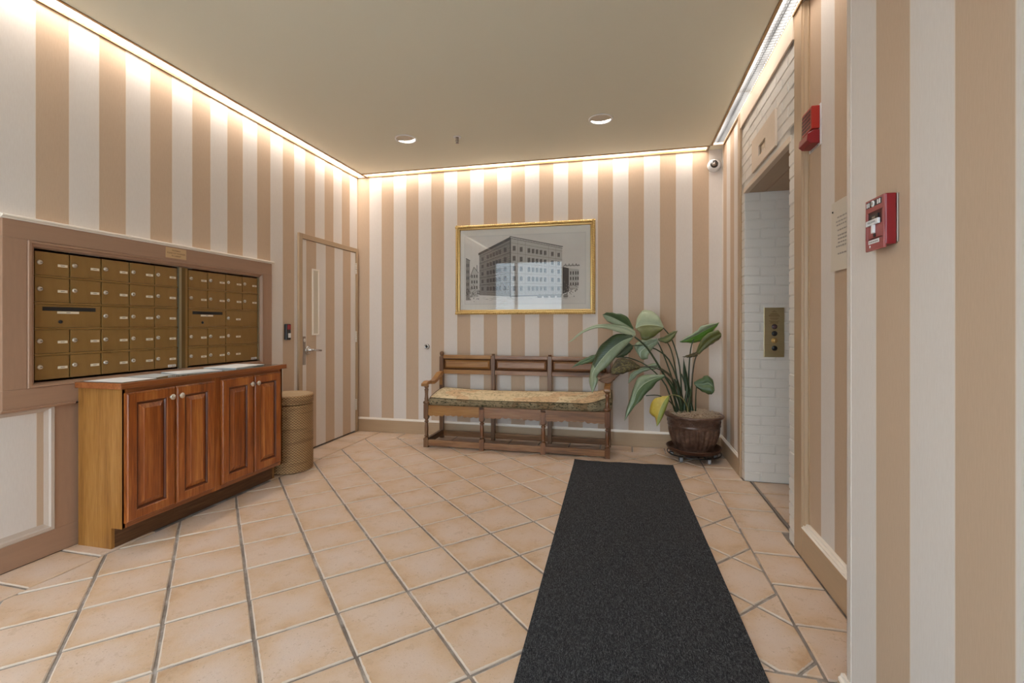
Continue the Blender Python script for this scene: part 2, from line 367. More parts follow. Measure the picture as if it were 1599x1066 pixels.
# ------------------------------------------------------------------ mesh helpers
ROOTLOC = {}
class MB:
    """collects simple shapes, links them as one mesh object"""
    def __init__(s): s.v = []; s.f = []; s.mi = []; s.sm = []; s.cur = 0; s.uv = {}
    def add(s, vs, fs, smooth=False):
        b = len(s.v); s.v += [tuple(p) for p in vs]
        for f in fs: s.f.append([b + i for i in f]); s.mi.append(s.cur); s.sm.append(smooth)
        return s
    def box(s, x0, x1, y0, y1, z0, z1):
        return s.add([(x0,y0,z0),(x1,y0,z0),(x1,y1,z0),(x0,y1,z0),(x0,y0,z1),(x1,y0,z1),(x1,y1,z1),(x0,y1,z1)],
                     [(3,2,1,0),(4,5,6,7),(0,1,5,4),(1,2,6,5),(2,3,7,6),(3,0,4,7)])
    def prism(s, poly, axis, a, b, smooth=False):
        """poly = 2D outline; axis 'x' -> (y,z), 'y' -> (x,z), 'z' -> (x,y); extruded from a to b"""
        mk = {'x': lambda p, t: (t, p[0], p[1]), 'y': lambda p, t: (p[0], t, p[1]), 'z': lambda p, t: (p[0], p[1], t)}[axis]
        n = len(poly); vs = [mk(p, a) for p in poly] + [mk(p, b) for p in poly]
        s.add(vs, [tuple(range(n))[::-1], tuple(range(n, 2 * n))])
        return s.add(vs, [(i, (i + 1) % n, n + (i + 1) % n, n + i) for i in range(n)], smooth)
    def lathe(s, prof, c=(0,0,0), seg=24, axis='z', smooth=True, mod=None, ell=(1,1)):
        vs = []; fs = []; n = len(prof)
        for j in range(seg):
            a = 2 * PI * j / seg
            for r, h in prof:
                rr = r * (mod(a, h) if mod else 1)
                x, y = rr * math.cos(a) * ell[0], rr * math.sin(a) * ell[1]
                p = {'z': (x, y, h), 'y': (x, h, y), 'x': (h, x, y)}[axis]
                vs.append((c[0] + p[0], c[1] + p[1], c[2] + p[2]))
        for j in range(seg):
            k = (j + 1) % seg
            for i in range(n - 1):
                fs.append((j*n+i, k*n+i, k*n+i+1, j*n+i+1))
        s.add(vs, fs, smooth)
        b = len(s.v) - len(vs)
        for idx in (0, n - 1):
            if prof[idx][0] > 1e-5:
                s.f.append([b + j * n + idx for j in range(seg)]); s.mi.append(s.cur); s.sm.append(False)
        return s
    def tube(s, pts, rad, seg=8, cap=True, smooth=True):
        pts = [Vector(p) for p in pts]; n = len(pts)
        if not hasattr(rad, '__len__'): rad = [rad] * n
        up = Vector((0, 0, 1)); vs = []; prev = None
        for i, p in enumerate(pts):
            t = (pts[min(i+1, n-1)] - pts[max(i-1, 0)]).normalized()
            if prev is None:
                a = t.cross(up)
                if a.length < 1e-3: a = t.cross(Vector((1, 0, 0)))
            else: a = prev - t * prev.dot(t)
            a.normalize(); b = t.cross(a); prev = a
            for j in range(seg):
                th = 2 * PI * j / seg
                vs.append(p + (a * math.cos(th) + b * math.sin(th)) * rad[i])
        fs = [(i*seg+j, i*seg+(j+1) % seg, (i+1)*seg+(j+1) % seg, (i+1)*seg+j) for i in range(n-1) for j in range(seg)]
        s.add(vs, fs, smooth)
        if cap:
            b0 = len(s.v) - len(vs)
            s.f.append([b0 + j for j in range(seg)][::-1]); s.mi.append(s.cur); s.sm.append(False)
            s.f.append([b0 + (n-1)*seg + j for j in range(seg)]); s.mi.append(s.cur); s.sm.append(False)
        return s
    def sphere(s, c, r, seg=14, rings=8, sc=(1,1,1)):
        vs = []; fs = []
        for i in range(rings + 1):
            a = PI * i / rings
            for j in range(seg):
                b = 2 * PI * j / seg
                vs.append((c[0]+r*sc[0]*math.sin(a)*math.cos(b), c[1]+r*sc[1]*math.sin(a)*math.sin(b), c[2]+r*sc[2]*math.cos(a)))
        for i in range(rings):
            for j in range(seg): fs.append((i*seg+j, (i+1)*seg+j, (i+1)*seg+(j+1) % seg, i*seg+(j+1) % seg))
        return s.add(vs, fs, True)
    def build(s, name, mats, parent=None, xf=None, bevel=0.0, segs=2, origin=None, label=None, kind=None, keep=False):
        me = bpy.data.meshes.new(name)
        base = Vector(ROOTLOC.get(parent.name, (0,0,0))) if parent else Vector((0,0,0))
        org = Vector(origin) if origin is not None else base
        vs = [Vector(xf(p) if xf else p) - org for p in s.v]
        me.from_pydata(vs, [], s.f)
        if not isinstance(mats, (list, tuple)): mats = [mats]
        for m in mats: me.materials.append(m)
        me.polygons.foreach_set('material_index', s.mi); me.polygons.foreach_set('use_smooth', s.sm)
        if not keep:
            bm = bmesh.new(); bm.from_mesh(me); bmesh.ops.remove_doubles(bm, verts=bm.verts, dist=1e-6)
            bmesh.ops.recalc_face_normals(bm, faces=bm.faces); bm.to_mesh(me); bm.free()
        o = bpy.data.objects.new(name, me); COL.objects.link(o)
        o.location = org - base
        ROOTLOC[o.name] = tuple(org)
        if parent: o.parent = parent
        if bevel:
            md = o.modifiers.new('bevel', 'BEVEL'); md.width = bevel; md.segments = segs; md.limit_method = 'ANGLE'; md.angle_limit = .7
        if label: o['label'] = label
        if kind: o['kind'] = kind
        return o

def thing(name, label, cat, loc, group=None):
    o = bpy.data.objects.new(name, None); COL.objects.link(o); o.location = loc
    o.empty_display_size = .1
    o['label'] = label; o['category'] = cat
    if group: o['group'] = group
    ROOTLOC[o.name] = tuple(loc); return o
def tag(o, label, cat, group=None):
    o['label'] = label; o['category'] = cat
    if group: o['group'] = group
    return o
def struct(o): o['kind'] = 'structure'; return o
def rehome(o, loc):
    """move a top-level mesh's origin to loc without moving its shape"""
    d = Vector(loc) - o.location
    o.data.transform(Matrix.Translation(-d)); o.location = loc; ROOTLOC[o.name] = tuple(loc); return o
def link_copy(src, name, parent, loc):
    o = src.copy(); o.name = name; COL.objects.link(o); o.parent = parent; o.location = loc; return o
def words(body, size, mat, parent, name, M, sx=1.0):
    cu = bpy.data.curves.new('lettering', 'FONT'); cu.body = body; cu.size = size; cu.align_x = 'CENTER'; cu.align_y = 'CENTER'
    cu.resolution_u = 2; cu.offset = size * .012
    tmp = bpy.data.objects.new('lettering', cu); COL.objects.link(tmp)
    dg = bpy.context.evaluated_depsgraph_get(); me = bpy.data.meshes.new_from_object(tmp.evaluated_get(dg))
    bpy.data.objects.remove(tmp); 
    base = Vector(ROOTLOC.get(parent.name, (0,0,0)))
    me.transform(Matrix.Translation(-base) @ M @ Matrix.Diagonal((sx, 1, 1, 1)))
    me.materials.clear(); me.materials.append(mat)
    o = bpy.data.objects.new(name, me); COL.objects.link(o); o.parent = parent; return o
def facing(dirx, at):
    """text plane: dirx = reading direction, up = z, placed at `at`"""
    x = Vector(dirx).normalized(); y = Vector((0,0,1)); z = x.cross(y)
    M = Matrix((x, y, z)).transposed().to_4x4(); M.translation = Vector(at); return M

# ================================================================== STRUCTURE
m = MB(); m.box(XL - .3, 1.6, YR - .3, YB + .3, -.12, -.0065)
FLOOR = struct(m.build('floor', M_GROUT))

# ---- floor tiles, laid diagonally inside a straight border
def clip(poly, rect):
    x0, x1, y0, y1 = rect
    for ax, lim, sg in ((0, x0, 1), (0, x1, -1), (1, y0, 1), (1, y1, -1)):
        out = []
        for i in range(len(poly)):
            p, q = poly[i], poly[(i + 1) % len(poly)]
            dp, dq = sg * (p[ax] - lim), sg * (q[ax] - lim)
            if dp >= 0: out.append(p)
            if (dp >= 0) != (dq >= 0):
                t = dp / (dp - dq); out.append((p[0] + (q[0] - p[0]) * t, p[1] + (q[1] - p[1]) * t))
        poly = out
        if len(poly) < 3: return []
    return poly
def area(p): return .5 * sum(p[i][0] * p[(i+1) % len(p)][1] - p[(i+1) % len(p)][0] * p[i][1] for i in range(len(p)))
def inset(poly, d):
    n = len(poly); L = []
    for i in range(n):
        p, q = Vector(poly[i]), Vector(poly[(i+1) % n]); e = q - p
        if e.length < 1e-5: continue
        e.normalize(); L.append((p + Vector((-e.y, e.x)) * d, e))
    out = []
    for i in range(len(L)):
        (p, a), (q, b) = L[i - 1], L[i]
        den = a.x * b.y - a.y * b.x
        if abs(den) < 1e-6: continue
        t = ((q - p).x * b.y - (q - p).y * b.x) / den; out.append(tuple(p + a * t))
    return out
def tile_shape(poly, joint=.0105):
    rim = inset(poly, joint / 2)
    if len(rim) < 3 or area(rim) < .0011: return None
    ragged = []
    for i in range(len(rim)):
        p, q = Vector(rim[i]), Vector(rim[(i + 1) % len(rim)]); ln = (q - p).length
        k = max(1, int(ln / .075)); nrm = Vector((-(q - p).y, (q - p).x)).normalized()
        for j in range(k):
            ragged.append(p.lerp(q, j / k) + nrm * (random.uniform(-.0004, .0022) if j else .0022))
    c = sum(ragged, Vector((0, 0))) / len(ragged); n = len(ragged)
    top = [p + (c - p).normalized() * .0052 for p in ragged]
    vs = [(p.x, p.y, -.010) for p in ragged] + [(p.x, p.y, -.0032) for p in ragged] + [(p.x, p.y, 0) for p in top]
    fs = [tuple(range(2 * n, 3 * n))]
    for i in range(n):
        j = (i + 1) % n; fs += [(i, j, n + j, n + i), (n + i, n + j, 2*n + j, 2*n + i)]
    return vs, fs, n
def tile_mesh(sh):
    me = bpy.data.meshes.new('tile'); me.from_pydata(sh[0], [], sh[1]); me.materials.append(M_TILE); return me
TILES = []
def put_tile(me, loc, rot):
    o = bpy.data.objects.new('tile', me); COL.objects.link(o); o.parent = FLOOR
    o.location = (loc[0], loc[1], random.uniform(-.0012, .0008)); o.rotation_euler = (random.uniform(-.002, .002), random.uniform(-.002, .002), rot)
    TILES.append(o)
SZ, OX, OY, TA = .30326, .1334, .2124, PI / 4 + .0143
ca, sa = math.cos(TA), math.sin(TA)
to_w = lambda l: (l[0] * ca - l[1] * sa, l[0] * sa + l[1] * ca)
to_l = lambda w: (w[0] * ca + w[1] * sa, -w[0] * sa + w[1] * ca)
H2 = SZ / 2
FULL = [tile_mesh(tile_shape([(-H2, -H2), (H2, -H2), (H2, H2), (-H2, H2)])) for _ in range(7)]
REGION = [(-2.63, .675, 1.785, 4.55), (-2.63, .17, .55, 1.785)]
for i in range(-14, 16):
    for j in range(-14, 22):
        lc = (OX + (i + .5) * SZ, OY + (j + .5) * SZ); wc = to_w(lc)
        if not (-3.2 < wc[0] < 1.0 and .3 < wc[1] < 4.9): continue
        quad = [to_w((lc[0] + a * H2, lc[1] + b * H2)) for a, b in ((-1,-1), (1,-1), (1,1), (-1,1))]
        got = [clip(quad, r) for r in REGION]; full = sum(area(g) for g in got if g)
        if full < .002: continue
        if full > SZ * SZ * .999: 
            put_tile(random.choice(FULL), wc, TA); continue
        # away from the mat corner the diagonal field runs on without a seam
        piece = clip(quad, (-2.63, .17, .55, 4.55)) if max(p[0] for p in quad) < .175 else None
        for g in ([piece] if piece else got):
            if not g: continue
            loc = [((to_l(p)[0] - lc[0]), (to_l(p)[1] - lc[1])) for p in g]
            sh = tile_shape(loc)
            if sh: put_tile(tile_mesh(sh), wc, TA)
def straight(x0, x1, y0, y1):
    c = ((x0 + x1) / 2, (y0 + y1) / 2); a, b = (x1 - x0) / 2, (y1 - y0) / 2
    sh = tile_shape([(-a, -b), (a, -b), (a, b), (-a, b)])
    if sh: put_tile(tile_mesh(sh), c, 0)
y = 1.775
while y < 4.5:                                                    # right border
    straight(.675, xr(y + .15) + (.045 if 2.87 < y + .15 < 3.9 else -.002), y, min(y + .305, 4.755)); y += .305
y = .66
while y < 4.6:                                                    # left border (hidden under the cabinet in part)
    if not (2.2 < y + .15 < 3.0): straight(XL + .012, -2.63, y, min(y + .303, 4.755))
    y += .303
x = -2.63
while x < .66:                                                    # back border
    straight(x, min(x + .303, .675), 4.55, 4.755); x += .303
for k in range(2):
    for j in range(3): straight(.172 + .1605 * k * 1.0 if k == 0 else .41, .41 if k == 0 else .648, 1.785 - .303 * (j + 1), 1.785 - .303 * j)
straight(.648, .90, 1.575, 1.775)
for k in range(4):                                                # tiles inside the elevator entry
    for j in range(2):
        a = .972 + .255 * j; straight(a, a + .255, 2.89 + .252 * k, 2.89 + .252 * (k + 1))
# the floor behind the camera line, past anything the picture shows: one joined piece
mm = MB()
xx = XL + .02
while xx < .6:
    yy = -.5
    while yy < .5:
        sh = tile_shape([(0, 0), (.303, 0), (.303, .3), (0, .3)])
        mm.add([(xx + v[0], yy + v[1], v[2]) for v in sh[0]], sh[1]); yy += .3
    xx += .303
mm.build('distant_tile_field', M_TILE, FLOOR, kind='stuff')

# ---- ceiling with a light slot along three walls
m = MB()
SW = .118
def xrs(y): return xr(y) - SW
m.prism([(XL + SW, YR - .1), (xrs(YR), YR - .1), (xrs(YB - SW), YB - SW), (XL + SW, YB - SW)], 'z', ZC, ZC + .11)
m.box(XL - .2, 1.7, YR - .3, YB + .2, ZC + .11, ZC + .2)
m.prism([(xrs(4.66), YB - SW - .004), (xr(4.66), YB - SW - .004), (xr(YB), YB), (xrs(YB), YB)], 'z', ZC, ZC + .11)
struct(m.build('ceiling', M_CEIL))

m = MB(); m.box(XL - .12, XL, YR - .1, YB + .12, -.01, ZC + .11); WALL_L = struct(m.build('wall_left', WP_L))
m = MB(); m.box(XL, 1.1, YB, YB + .12, -.01, ZC + .11); WALL_B = struct(m.build('wall_back', WP_B))
m = MB(); m.cur = 1; m.box(.030, .10, YN - .2, 2.80, -.01, ZC + .11); m.cur = 0; m.box(0, .10, 3.985, YB + .1, -.01, ZC + .11)
WALL_R = struct(m.build('wall_right', [WP_R, WP_P], xf=rw))
m = MB(); m.box(XN, .905, YR - .1, YN, -.01, ZC + .11); WALL_N = struct(m.build('wall_near_right', WP_R))

# elevator surround: mortar backing, then each painted brick
Y0, Y1, ZO = 2.888, 3.90, 2.21         # clear opening
m = MB()
m.box(.0038, .10, 2.797, Y0 - .004, 0, ZC); m.box(.0038, .10, Y1 + .0038, 3.985, 0, ZC); m.box(.0038, .10, 2.80, 3.985, ZO + .03, ZC)
m.box(.10, .62, Y0 - .10, Y0, 0, ZC); m.box(.10, .62, Y1 + .0045, Y1 + .11, 0, ZC); m.box(.10, .62, Y0, Y1, ZO + .02, ZO + .12)
WALL_E = struct(m.build('wall_elevator', M_MORTAR, xf=rw))
_bm = {}
def brick(x0, x1, y0, y1, z0, z1):
    dims = (round(x1 - x0, 4), round(y1 - y0, 4), round(z1 - z0, 4))
    if dims not in _bm:
        bm = bmesh.new(); bmesh.ops.create_cube(bm, size=1)
        bmesh.ops.scale(bm, vec=dims, verts=bm.verts)
        bmesh.ops.bevel(bm, geom=bm.edges[:], offset=.0045, segments=1, affect='EDGES', profile=.6)
        me = bpy.data.meshes.new('brick'); bm.to_mesh(me); bm.free(); me.materials.append(M_BRICK); _bm[dims] = me
    o = bpy.data.objects.new('brick', _bm[dims]); COL.objects.link(o); o.parent = WALL_E
    c = rw(((x0 + x1) / 2, (y0 + y1) / 2, (z0 + z1) / 2))
    o.location = (c[0] + random.uniform(-.0012, .0012), c[1] + random.uniform(-.001, .001), c[2]); o.rotation_euler.z = -.0085 + random.uniform(-.003, .003)
CO, JT = .0714, .0055
for k in range(38):
    z0 = k * CO + .004; z1 = z0 + CO - JT
    if z1 > 2.73: break
    odd = k % 2
    if z0 < ZO - .03:
        xe = .215 if odd else .112
        brick(0, xe, Y1, 3.983, z0, z1)                                        # corner brick, far jamb
        brick(xe + JT, xe + JT + .206, Y1 + .0015, 3.983, z0, z1)              # reveal
        brick(0, .10, 2.802, Y0, z0, z1)                                       # near jamb
    elif z0 > ZO + .03:
        yy = 2.802 - (.106 if odd else 0)
        while yy < 3.98:
            a, b = max(yy, 2.802), min(yy + .206, 3.983)
            if b - a > .03: brick(0, .095, a, b, z0, z1)
            yy += .206 + JT
m = MB(); m.box(-.004, .03, Y0 - .03, Y1 + .02, ZO - .004, ZO + .034); m.build('lintel_board', M_CREAM, WALL_E, rw, bevel=.003)
m = MB(); m.box(.03, .145, Y0, Y1, ZO, ZO + .018); m.build('soffit_board', M_TRIMTAN, WALL_E, rw)
m = MB(); m.box(.149, .60, Y0, Y1, ZO, ZO + .018); m.build('soffit_board', M_TRIMTAN, WALL_E, rw)
m = MB(); m.box(.045, .058, Y0, Y1 - .003, -.006, .003); m.build('threshold_strip', M_STEELDK, WALL_E, rw)

# elevator door at the back of the entry
m = MB(); m.box(.52, .56, Y0 + .02, (Y0 + Y1) / 2 - .002, .012, ZO - .06); m.box(.525, .56, (Y0 + Y1) / 2 + .002, Y1 - .02, .012, ZO - .06)
D2 = struct(m.build('door_2', M_ELEV, xf=rw))
m = MB(); m.box(.50, .60, Y0, Y0 + .02, 0, ZO); m.box(.50, .60, Y1 - .02, Y1, 0, ZO); m.box(.50, .60, Y0, Y1, ZO - .06, ZO)
m.build('door_frame', M_STEELDK, D2, rw)

# timber panel frame on the elevator wall
m = MB(); m.box(-.003, .030, 2.692, 2.797, 0, ZC); PF = struct(m.build('trim_1', M_TRIMTAN, xf=rw, bevel=.002))
m = MB()
prof = [(.030, 2.668), (.024, 2.668), (.022, 2.676), (.014, 2.680), (.008, 2.682), (.006, 2.690), (.002, 2.692), (.030, 2.692)]
m.prism(prof, 'z', .150, ZC); m.build('post_moulding', M_TRIMTAN, PF, rw)
m = MB(); m.box(-.0025, .030, YN + .02, 2.692, 0, .150); m.build('base_rail', M_TRIMTAN, PF, rw, bevel=.002)
m = MB(); m.prism([(-.003, .150), (-.003, .154), (.004, .157), (.005, .164), (.014, .167), (.016, .175), (.024, .178), (.030, .178), (.030, .150)], 'y', YN + .02, 2.692); m.build('base_moulding', M_LIP, PF, rw)
m = MB(); m.box(-.012, 0, 2.797, 3.985, 2.735, ZC); T2 = struct(m.build('trim_2', M_CREAM, xf=rw, bevel=.002))
m = MB(); m.box(-.014, 0, 3.987, 4.045, 0, ZC); m.box(-.008, 0, 4.045, 4.085, .155, ZC); struct(m.build('trim_3', M_TRIMTAN, xf=rw, bevel=.003))
m = MB()
m.prism([(XN - .002, YN - .014), (XN - .002, YN + .006), (XN + .002, YN + .020), (XN + .012, YN + .026), (XN + .03, YN + .026), (XN + .03, YN), (XN, YN), (XN, YN - .014)], 'z', .0, ZC)
struct(m.build('trim_4', M_CORNER))

# baseboards
def baseboard(name, mk, a, b, d=.016, h=.155, xf=None):
    m = MB(); pr = [(0, 0), (d, 0), (d, h - .028), (d - .002, h - .022), (0, h - .022)]
    cp = [(0, h - .022), (d - .001, h - .022), (d - .001, h - .013), (d - .007, h - .008), (d - .009, h), (0, h)]
    for k, q in ((0, pr), (1, cp)):
        m.cur = k; n = len(q)
        vs = [mk(p, a) for p in q] + [mk(p, b) for p in q]
        m.add(vs, [tuple(range(n)), tuple(range(n, 2*n))] + [(i, (i+1) % n, n + (i+1) % n, n + i) for i in range(n)])
    return struct(m.build(name, [M_TRIMTAN, M_LIP], xf=xf))
baseboard('baseboard_back', lambda p, t: (t, YB - p[0], p[1]), XL, .92)
baseboard('baseboard_right', lambda p, t: (-p[0], t, p[1]), 4.045, YB, xf=rw)
baseboard('baseboard_left', lambda p, t: (XL + p[0], t, p[1]), 3.40, 3.75)
baseboard('baseboard_near', lambda p, t: (XN - p[0], t, p[1]), YR, YN + .03, d=.018)

# entrance wall behind the camera: glazed screen with blinds, and a glass door
m = MB()
W0, W1, WM = -2.80, -1.22, -2.28
for a, b, c, d in ((XL - .1, W0, 0, ZC), (W1, -.50, 0, ZC), (.45, XN, 0, ZC), (W0, W1, 2.62, ZC), (-.50, .45, 2.25, ZC)):
    m.box(a, b, YR - .1, YR, c, d + .11 * (d == ZC))
WALL_F = struct(m.build('wall_front', M_CREAM))
m = MB()
for a, b in ((W0, W0 + .05), (WM - .035, WM + .035), (W1 - .05, W1)): m.box(a, b, YR - .08, YR - .02, 0, 2.62)
for c in (0, 2.57): m.box(W0, W1, YR - .08, YR - .02, c, c + .05)
WIN = struct(m.build('window_1', M_ALU))
m = MB(); m.box(W0 + .05, WM - .035, YR - .055, YR - .049, .05, 2.57); m.build('pane', M_WINGLASS, WIN)
m = MB(); m.box(WM + .035, W1 - .05, YR - .055, YR - .049, .05, 2.57); m.build('pane', M_WINGLASS, WIN)
m = MB()
for k in range(44):
    z = .55 + k * .045
    m.add([(W0 + .06, YR - .035, z + .006), (WM - .04, YR - .035, z + .006), (WM - .04, YR - .012, z - .006), (W0 + .06, YR - .012, z - .006)], [(0, 1, 2, 3)])
m.build('blind_slats', M_BLIND, WIN, kind='stuff')
m = MB()
for k in range(22):
    z = .55 + k * .045
    m.add([(WM + .04, YR - .035, z + .006), (W1 - .06, YR - .035, z + .006), (W1 - .06, YR - .012, z - .006), (WM + .04, YR - .012, z - .006)], [(0, 1, 2, 3)])
m.build('blind_slats', M_BLIND, WIN, kind='stuff')
m = MB()
for a, b in ((-.50, -.43), (.38, .45)): m.box(a, b, YR - .09, YR - .02, 0, 2.25)
m.box(-.50, .45, YR - .09, YR - .02, 2.18, 2.25); m.box(-.43, .38, YR - .08, YR - .03, .012, .12)
D3 = struct(m.build('door_3', M_ALU))
m = MB(); m.box(-.43, .38, YR - .06, YR - .054, .12, 2.18); m.build('pane', M_WINGLASS, D3)
m = MB(); m.tube([(-.38, YR + .03, .85), (-.38, YR + .03, 1.25)], .012); m.tube([(-.38, YR - .03, .9), (-.38, YR + .03, .9)], .008); m.tube([(-.38, YR - .03, 1.2), (-.38, YR + .03, 1.2)], .008)
m.build('door_handle', M_STEEL, D3)
m = MB(); m.box(-8, 6, -9, YR - .3, -.15, -.08); struct(m.build('pavement', M_PAVE))

# ================================================================== COVE LIGHTS
def cove(label, loc, mk, a, b, segs, pitch=.045, zl=.014, ml=None):
    """mk(u, v, z): u across the slot from the wall (0..SW), v along it"""
    t = thing('cove_light', label, 'light', loc, 'cove lights around the ceiling')
    def bx(m, u0, u1, v0, v1, z0, z1):
        vs = [mk(u, v, z) for z in (z0, z1) for u, v in ((u0, v0), (u1, v0), (u1, v1), (u0, v1))]
        m.add(vs, [(3,2,1,0), (4,5,6,7), (0,1,5,4), (1,2,6,5), (2,3,7,6), (3,0,4,7)])
    m = MB(); bx(m, .002, SW - .002, a, b, ZC + .050, ZC + .062); bx(m, .002, .008, a, b, ZC + .004, ZC + .05); bx(m, SW - .008, SW - .002, a, b, ZC + .004, ZC + .05)
    m.build('housing', M_CHANNEL, t)
    n = max(1, round((b - a) / segs)); L = (b - a) / n
    for k in range(n):
        m = MB(); v0, v1 = a + k * L + .012, a + (k + 1) * L - .012
        m.add([mk(.012, v0, ZC + .030), mk(SW - .012, v0, ZC + .030), mk(SW - .012, v1, ZC + .030), mk(.012, v1, ZC + .030)], [(0, 1, 2, 3)])
        m.build('lens', M_LENS, t)
    m = MB(); v = a + .02
    while v < b - .02:
        vs = [mk(u, v, z) for z in (ZC + zl, ZC + .026) for u in (.012, SW - .012)]
        m.add(vs, [(0, 1, 3, 2)]); v += pitch
    for u in (SW / 2 - .006, SW / 2 + .006): m.add([mk(u, vv, z) for z in (ZC + .010, ZC + .028) for vv in (a, b)], [(0, 1, 3, 2)])
    m.build('louver', ml or M_LOUVER, t, kind='stuff')
    for u, w in ((0.0, .011), (SW - .016, .016)):
        m = MB(); bx(m, u, u + w, a, b, ZC - .006, ZC + .012); m.build('trim_strip', M_GOLDTRIM, t)
    m = MB(); bx(m, .002, SW - .002, b - .012, b, ZC - .004, ZC + .05); m.build('end_cap', M_CREAM, t)
    m = MB(); bx(m, .002, SW - .002, a, a + .012, ZC - .004, ZC + .05); m.build('end_cap', M_CREAM, t)
cove('long recessed strip light above the left wall with the mailboxes', (XL + .06, 2.1, ZC), lambda u, v, z: (XL + u, v, z), YR + .01, YB - .002, 1.22)
cove('recessed strip light above the back wall with the framed print', (-1, YB - .06, ZC), lambda u, v, z: (v, YB - u, z), XL + SW + .002, .79, 1.22)
cove('recessed louvered strip light above the elevator entry', (.85, 3.1, ZC), lambda u, v, z: (xr(v) - u, v, z), YN + .03, 4.645, 1.02, .028, .006, M_LOUVER_DK)

# ================================================================== MAILBOX WALL
def fr(y): return y * .988
XF = -2.885
t = thing('mailbox_surround', 'taupe painted timber surround framing the brass mailboxes on the left wall', 'wall frame', (-2.90, 2.5, .785))
OY0, OY1, OZ0, OZ1 = 1.718, 3.284, .880, 1.622         # outer edge of the moulding
IY0, IY1, IZ0, IZ1 = 1.757, 3.272, .903, 1.590         # inner edge, at the boxes
def rail(name, y0, y1, z0, z1, x=XF):
    m = MB(); m.box(XL, x, y0, y1, z0, z1); return m.build(name, M_TAUPE, t, bevel=.002)
rail('top_rail', 1.62, 3.39, OZ1, 1.712); rail('bottom_rail', 1.62, 3.39, .785, OZ0)
rail('stile', 1.62, OY0, OZ0, OZ1); rail('stile', OY1, 3.39, OZ0, OZ1)
m = MB(); m.prism([(XL, 1.712), (XF + .004, 1.712), (XF + .010, 1.718), (XF + .018, 1.722), (XF + .018, 1.729), (XF + .008, 1.733), (XL, 1.733)], 'y', 1.612, 3.40)
m.build('cap_moulding', M_LIP, t)  # pale colour paints the slot light caught along this cap
m = MB(); m.prism([(XL, .772), (XF + .003, .772), (XF + .010, .779), (XF + .010, .786), (XL, .786)], 'y', 1.612, 1.925); m.build('lower_moulding', M_TAUPE, t)
m = MB()
def ring(x, y0, y1, z0, z1): return [(x, y0, z0), (x, y1, z0), (x, y1, z1), (x, y0, z1)]
R = [ring(XF, OY0, OY1, OZ0, OZ1), ring(XF + .007, OY0 + .003, OY1 - .003, OZ0 + .003, OZ1 - .003), ring(XF + .006, OY0 + .014, OY1 - .003, OZ0 + .010, OZ1 - .012),
     ring(XF - .006, OY0 + .020, OY1 - .006, OZ0 + .014, OZ1 - .018), ring(XF - .012, IY0 - .006, IY1 + .003, IZ0 - .004, IZ1 + .006), ring(XL + .006, IY0, IY1, IZ0, IZ1)]
vs = sum(R, []); fs = []
for k in range(len(R) - 1):
    for i in range(4): fs.append((k*4+i, k*4+(i+1) % 4, k*4+4+(i+1) % 4, k*4+4+i))
m.add(vs, fs); m.build('opening_moulding', M_TAUPE, t)
# wainscot below, with a papered panel
t2 = thing('wainscot_panel', 'taupe wainscot with a papered inset panel left of the cabinet', 'wall panel', (-2.91, 1.3, 0))
t = t2; XW = -2.902
rail('bottom_rail', .55, 1.98, 0, .128, XW); rail('stile', 1.842, 1.98, .128, .772, XW); rail('stile', .55, .65, .128, .772, XW)
m = MB(); m.box(XL, XL + .006, .65, 1.842, .12, .775); m.build('papered_panel', WP_L, t)
R = [ring(XW, .645, 1.846, .124, .775), ring(XW + .005, .648, 1.840, .130, .772), ring(XW + .004, .66, 1.826, .144, .764), ring(XW - .004, .664, 1.820, .150, .760), ring(XL + .006, .68, 1.802, .168, .748)]
vs = sum(R, []); m = MB(); m.add(vs, fs[:16]); m.build('panel_moulding', plain('beige_panel_moulding', (.52, .41, .33), .4, vary=.05), t)
m = MB(); m.box(XL, -2.906, 1.99, 3.385, 0, .772); struct(m.build('trim_5', M_TAUPE))
m = MB(); m.box(XL, XW, .55, 1.605, .7725, .870); struct(m.build('trim_6', M_TAUPE, bevel=.002))

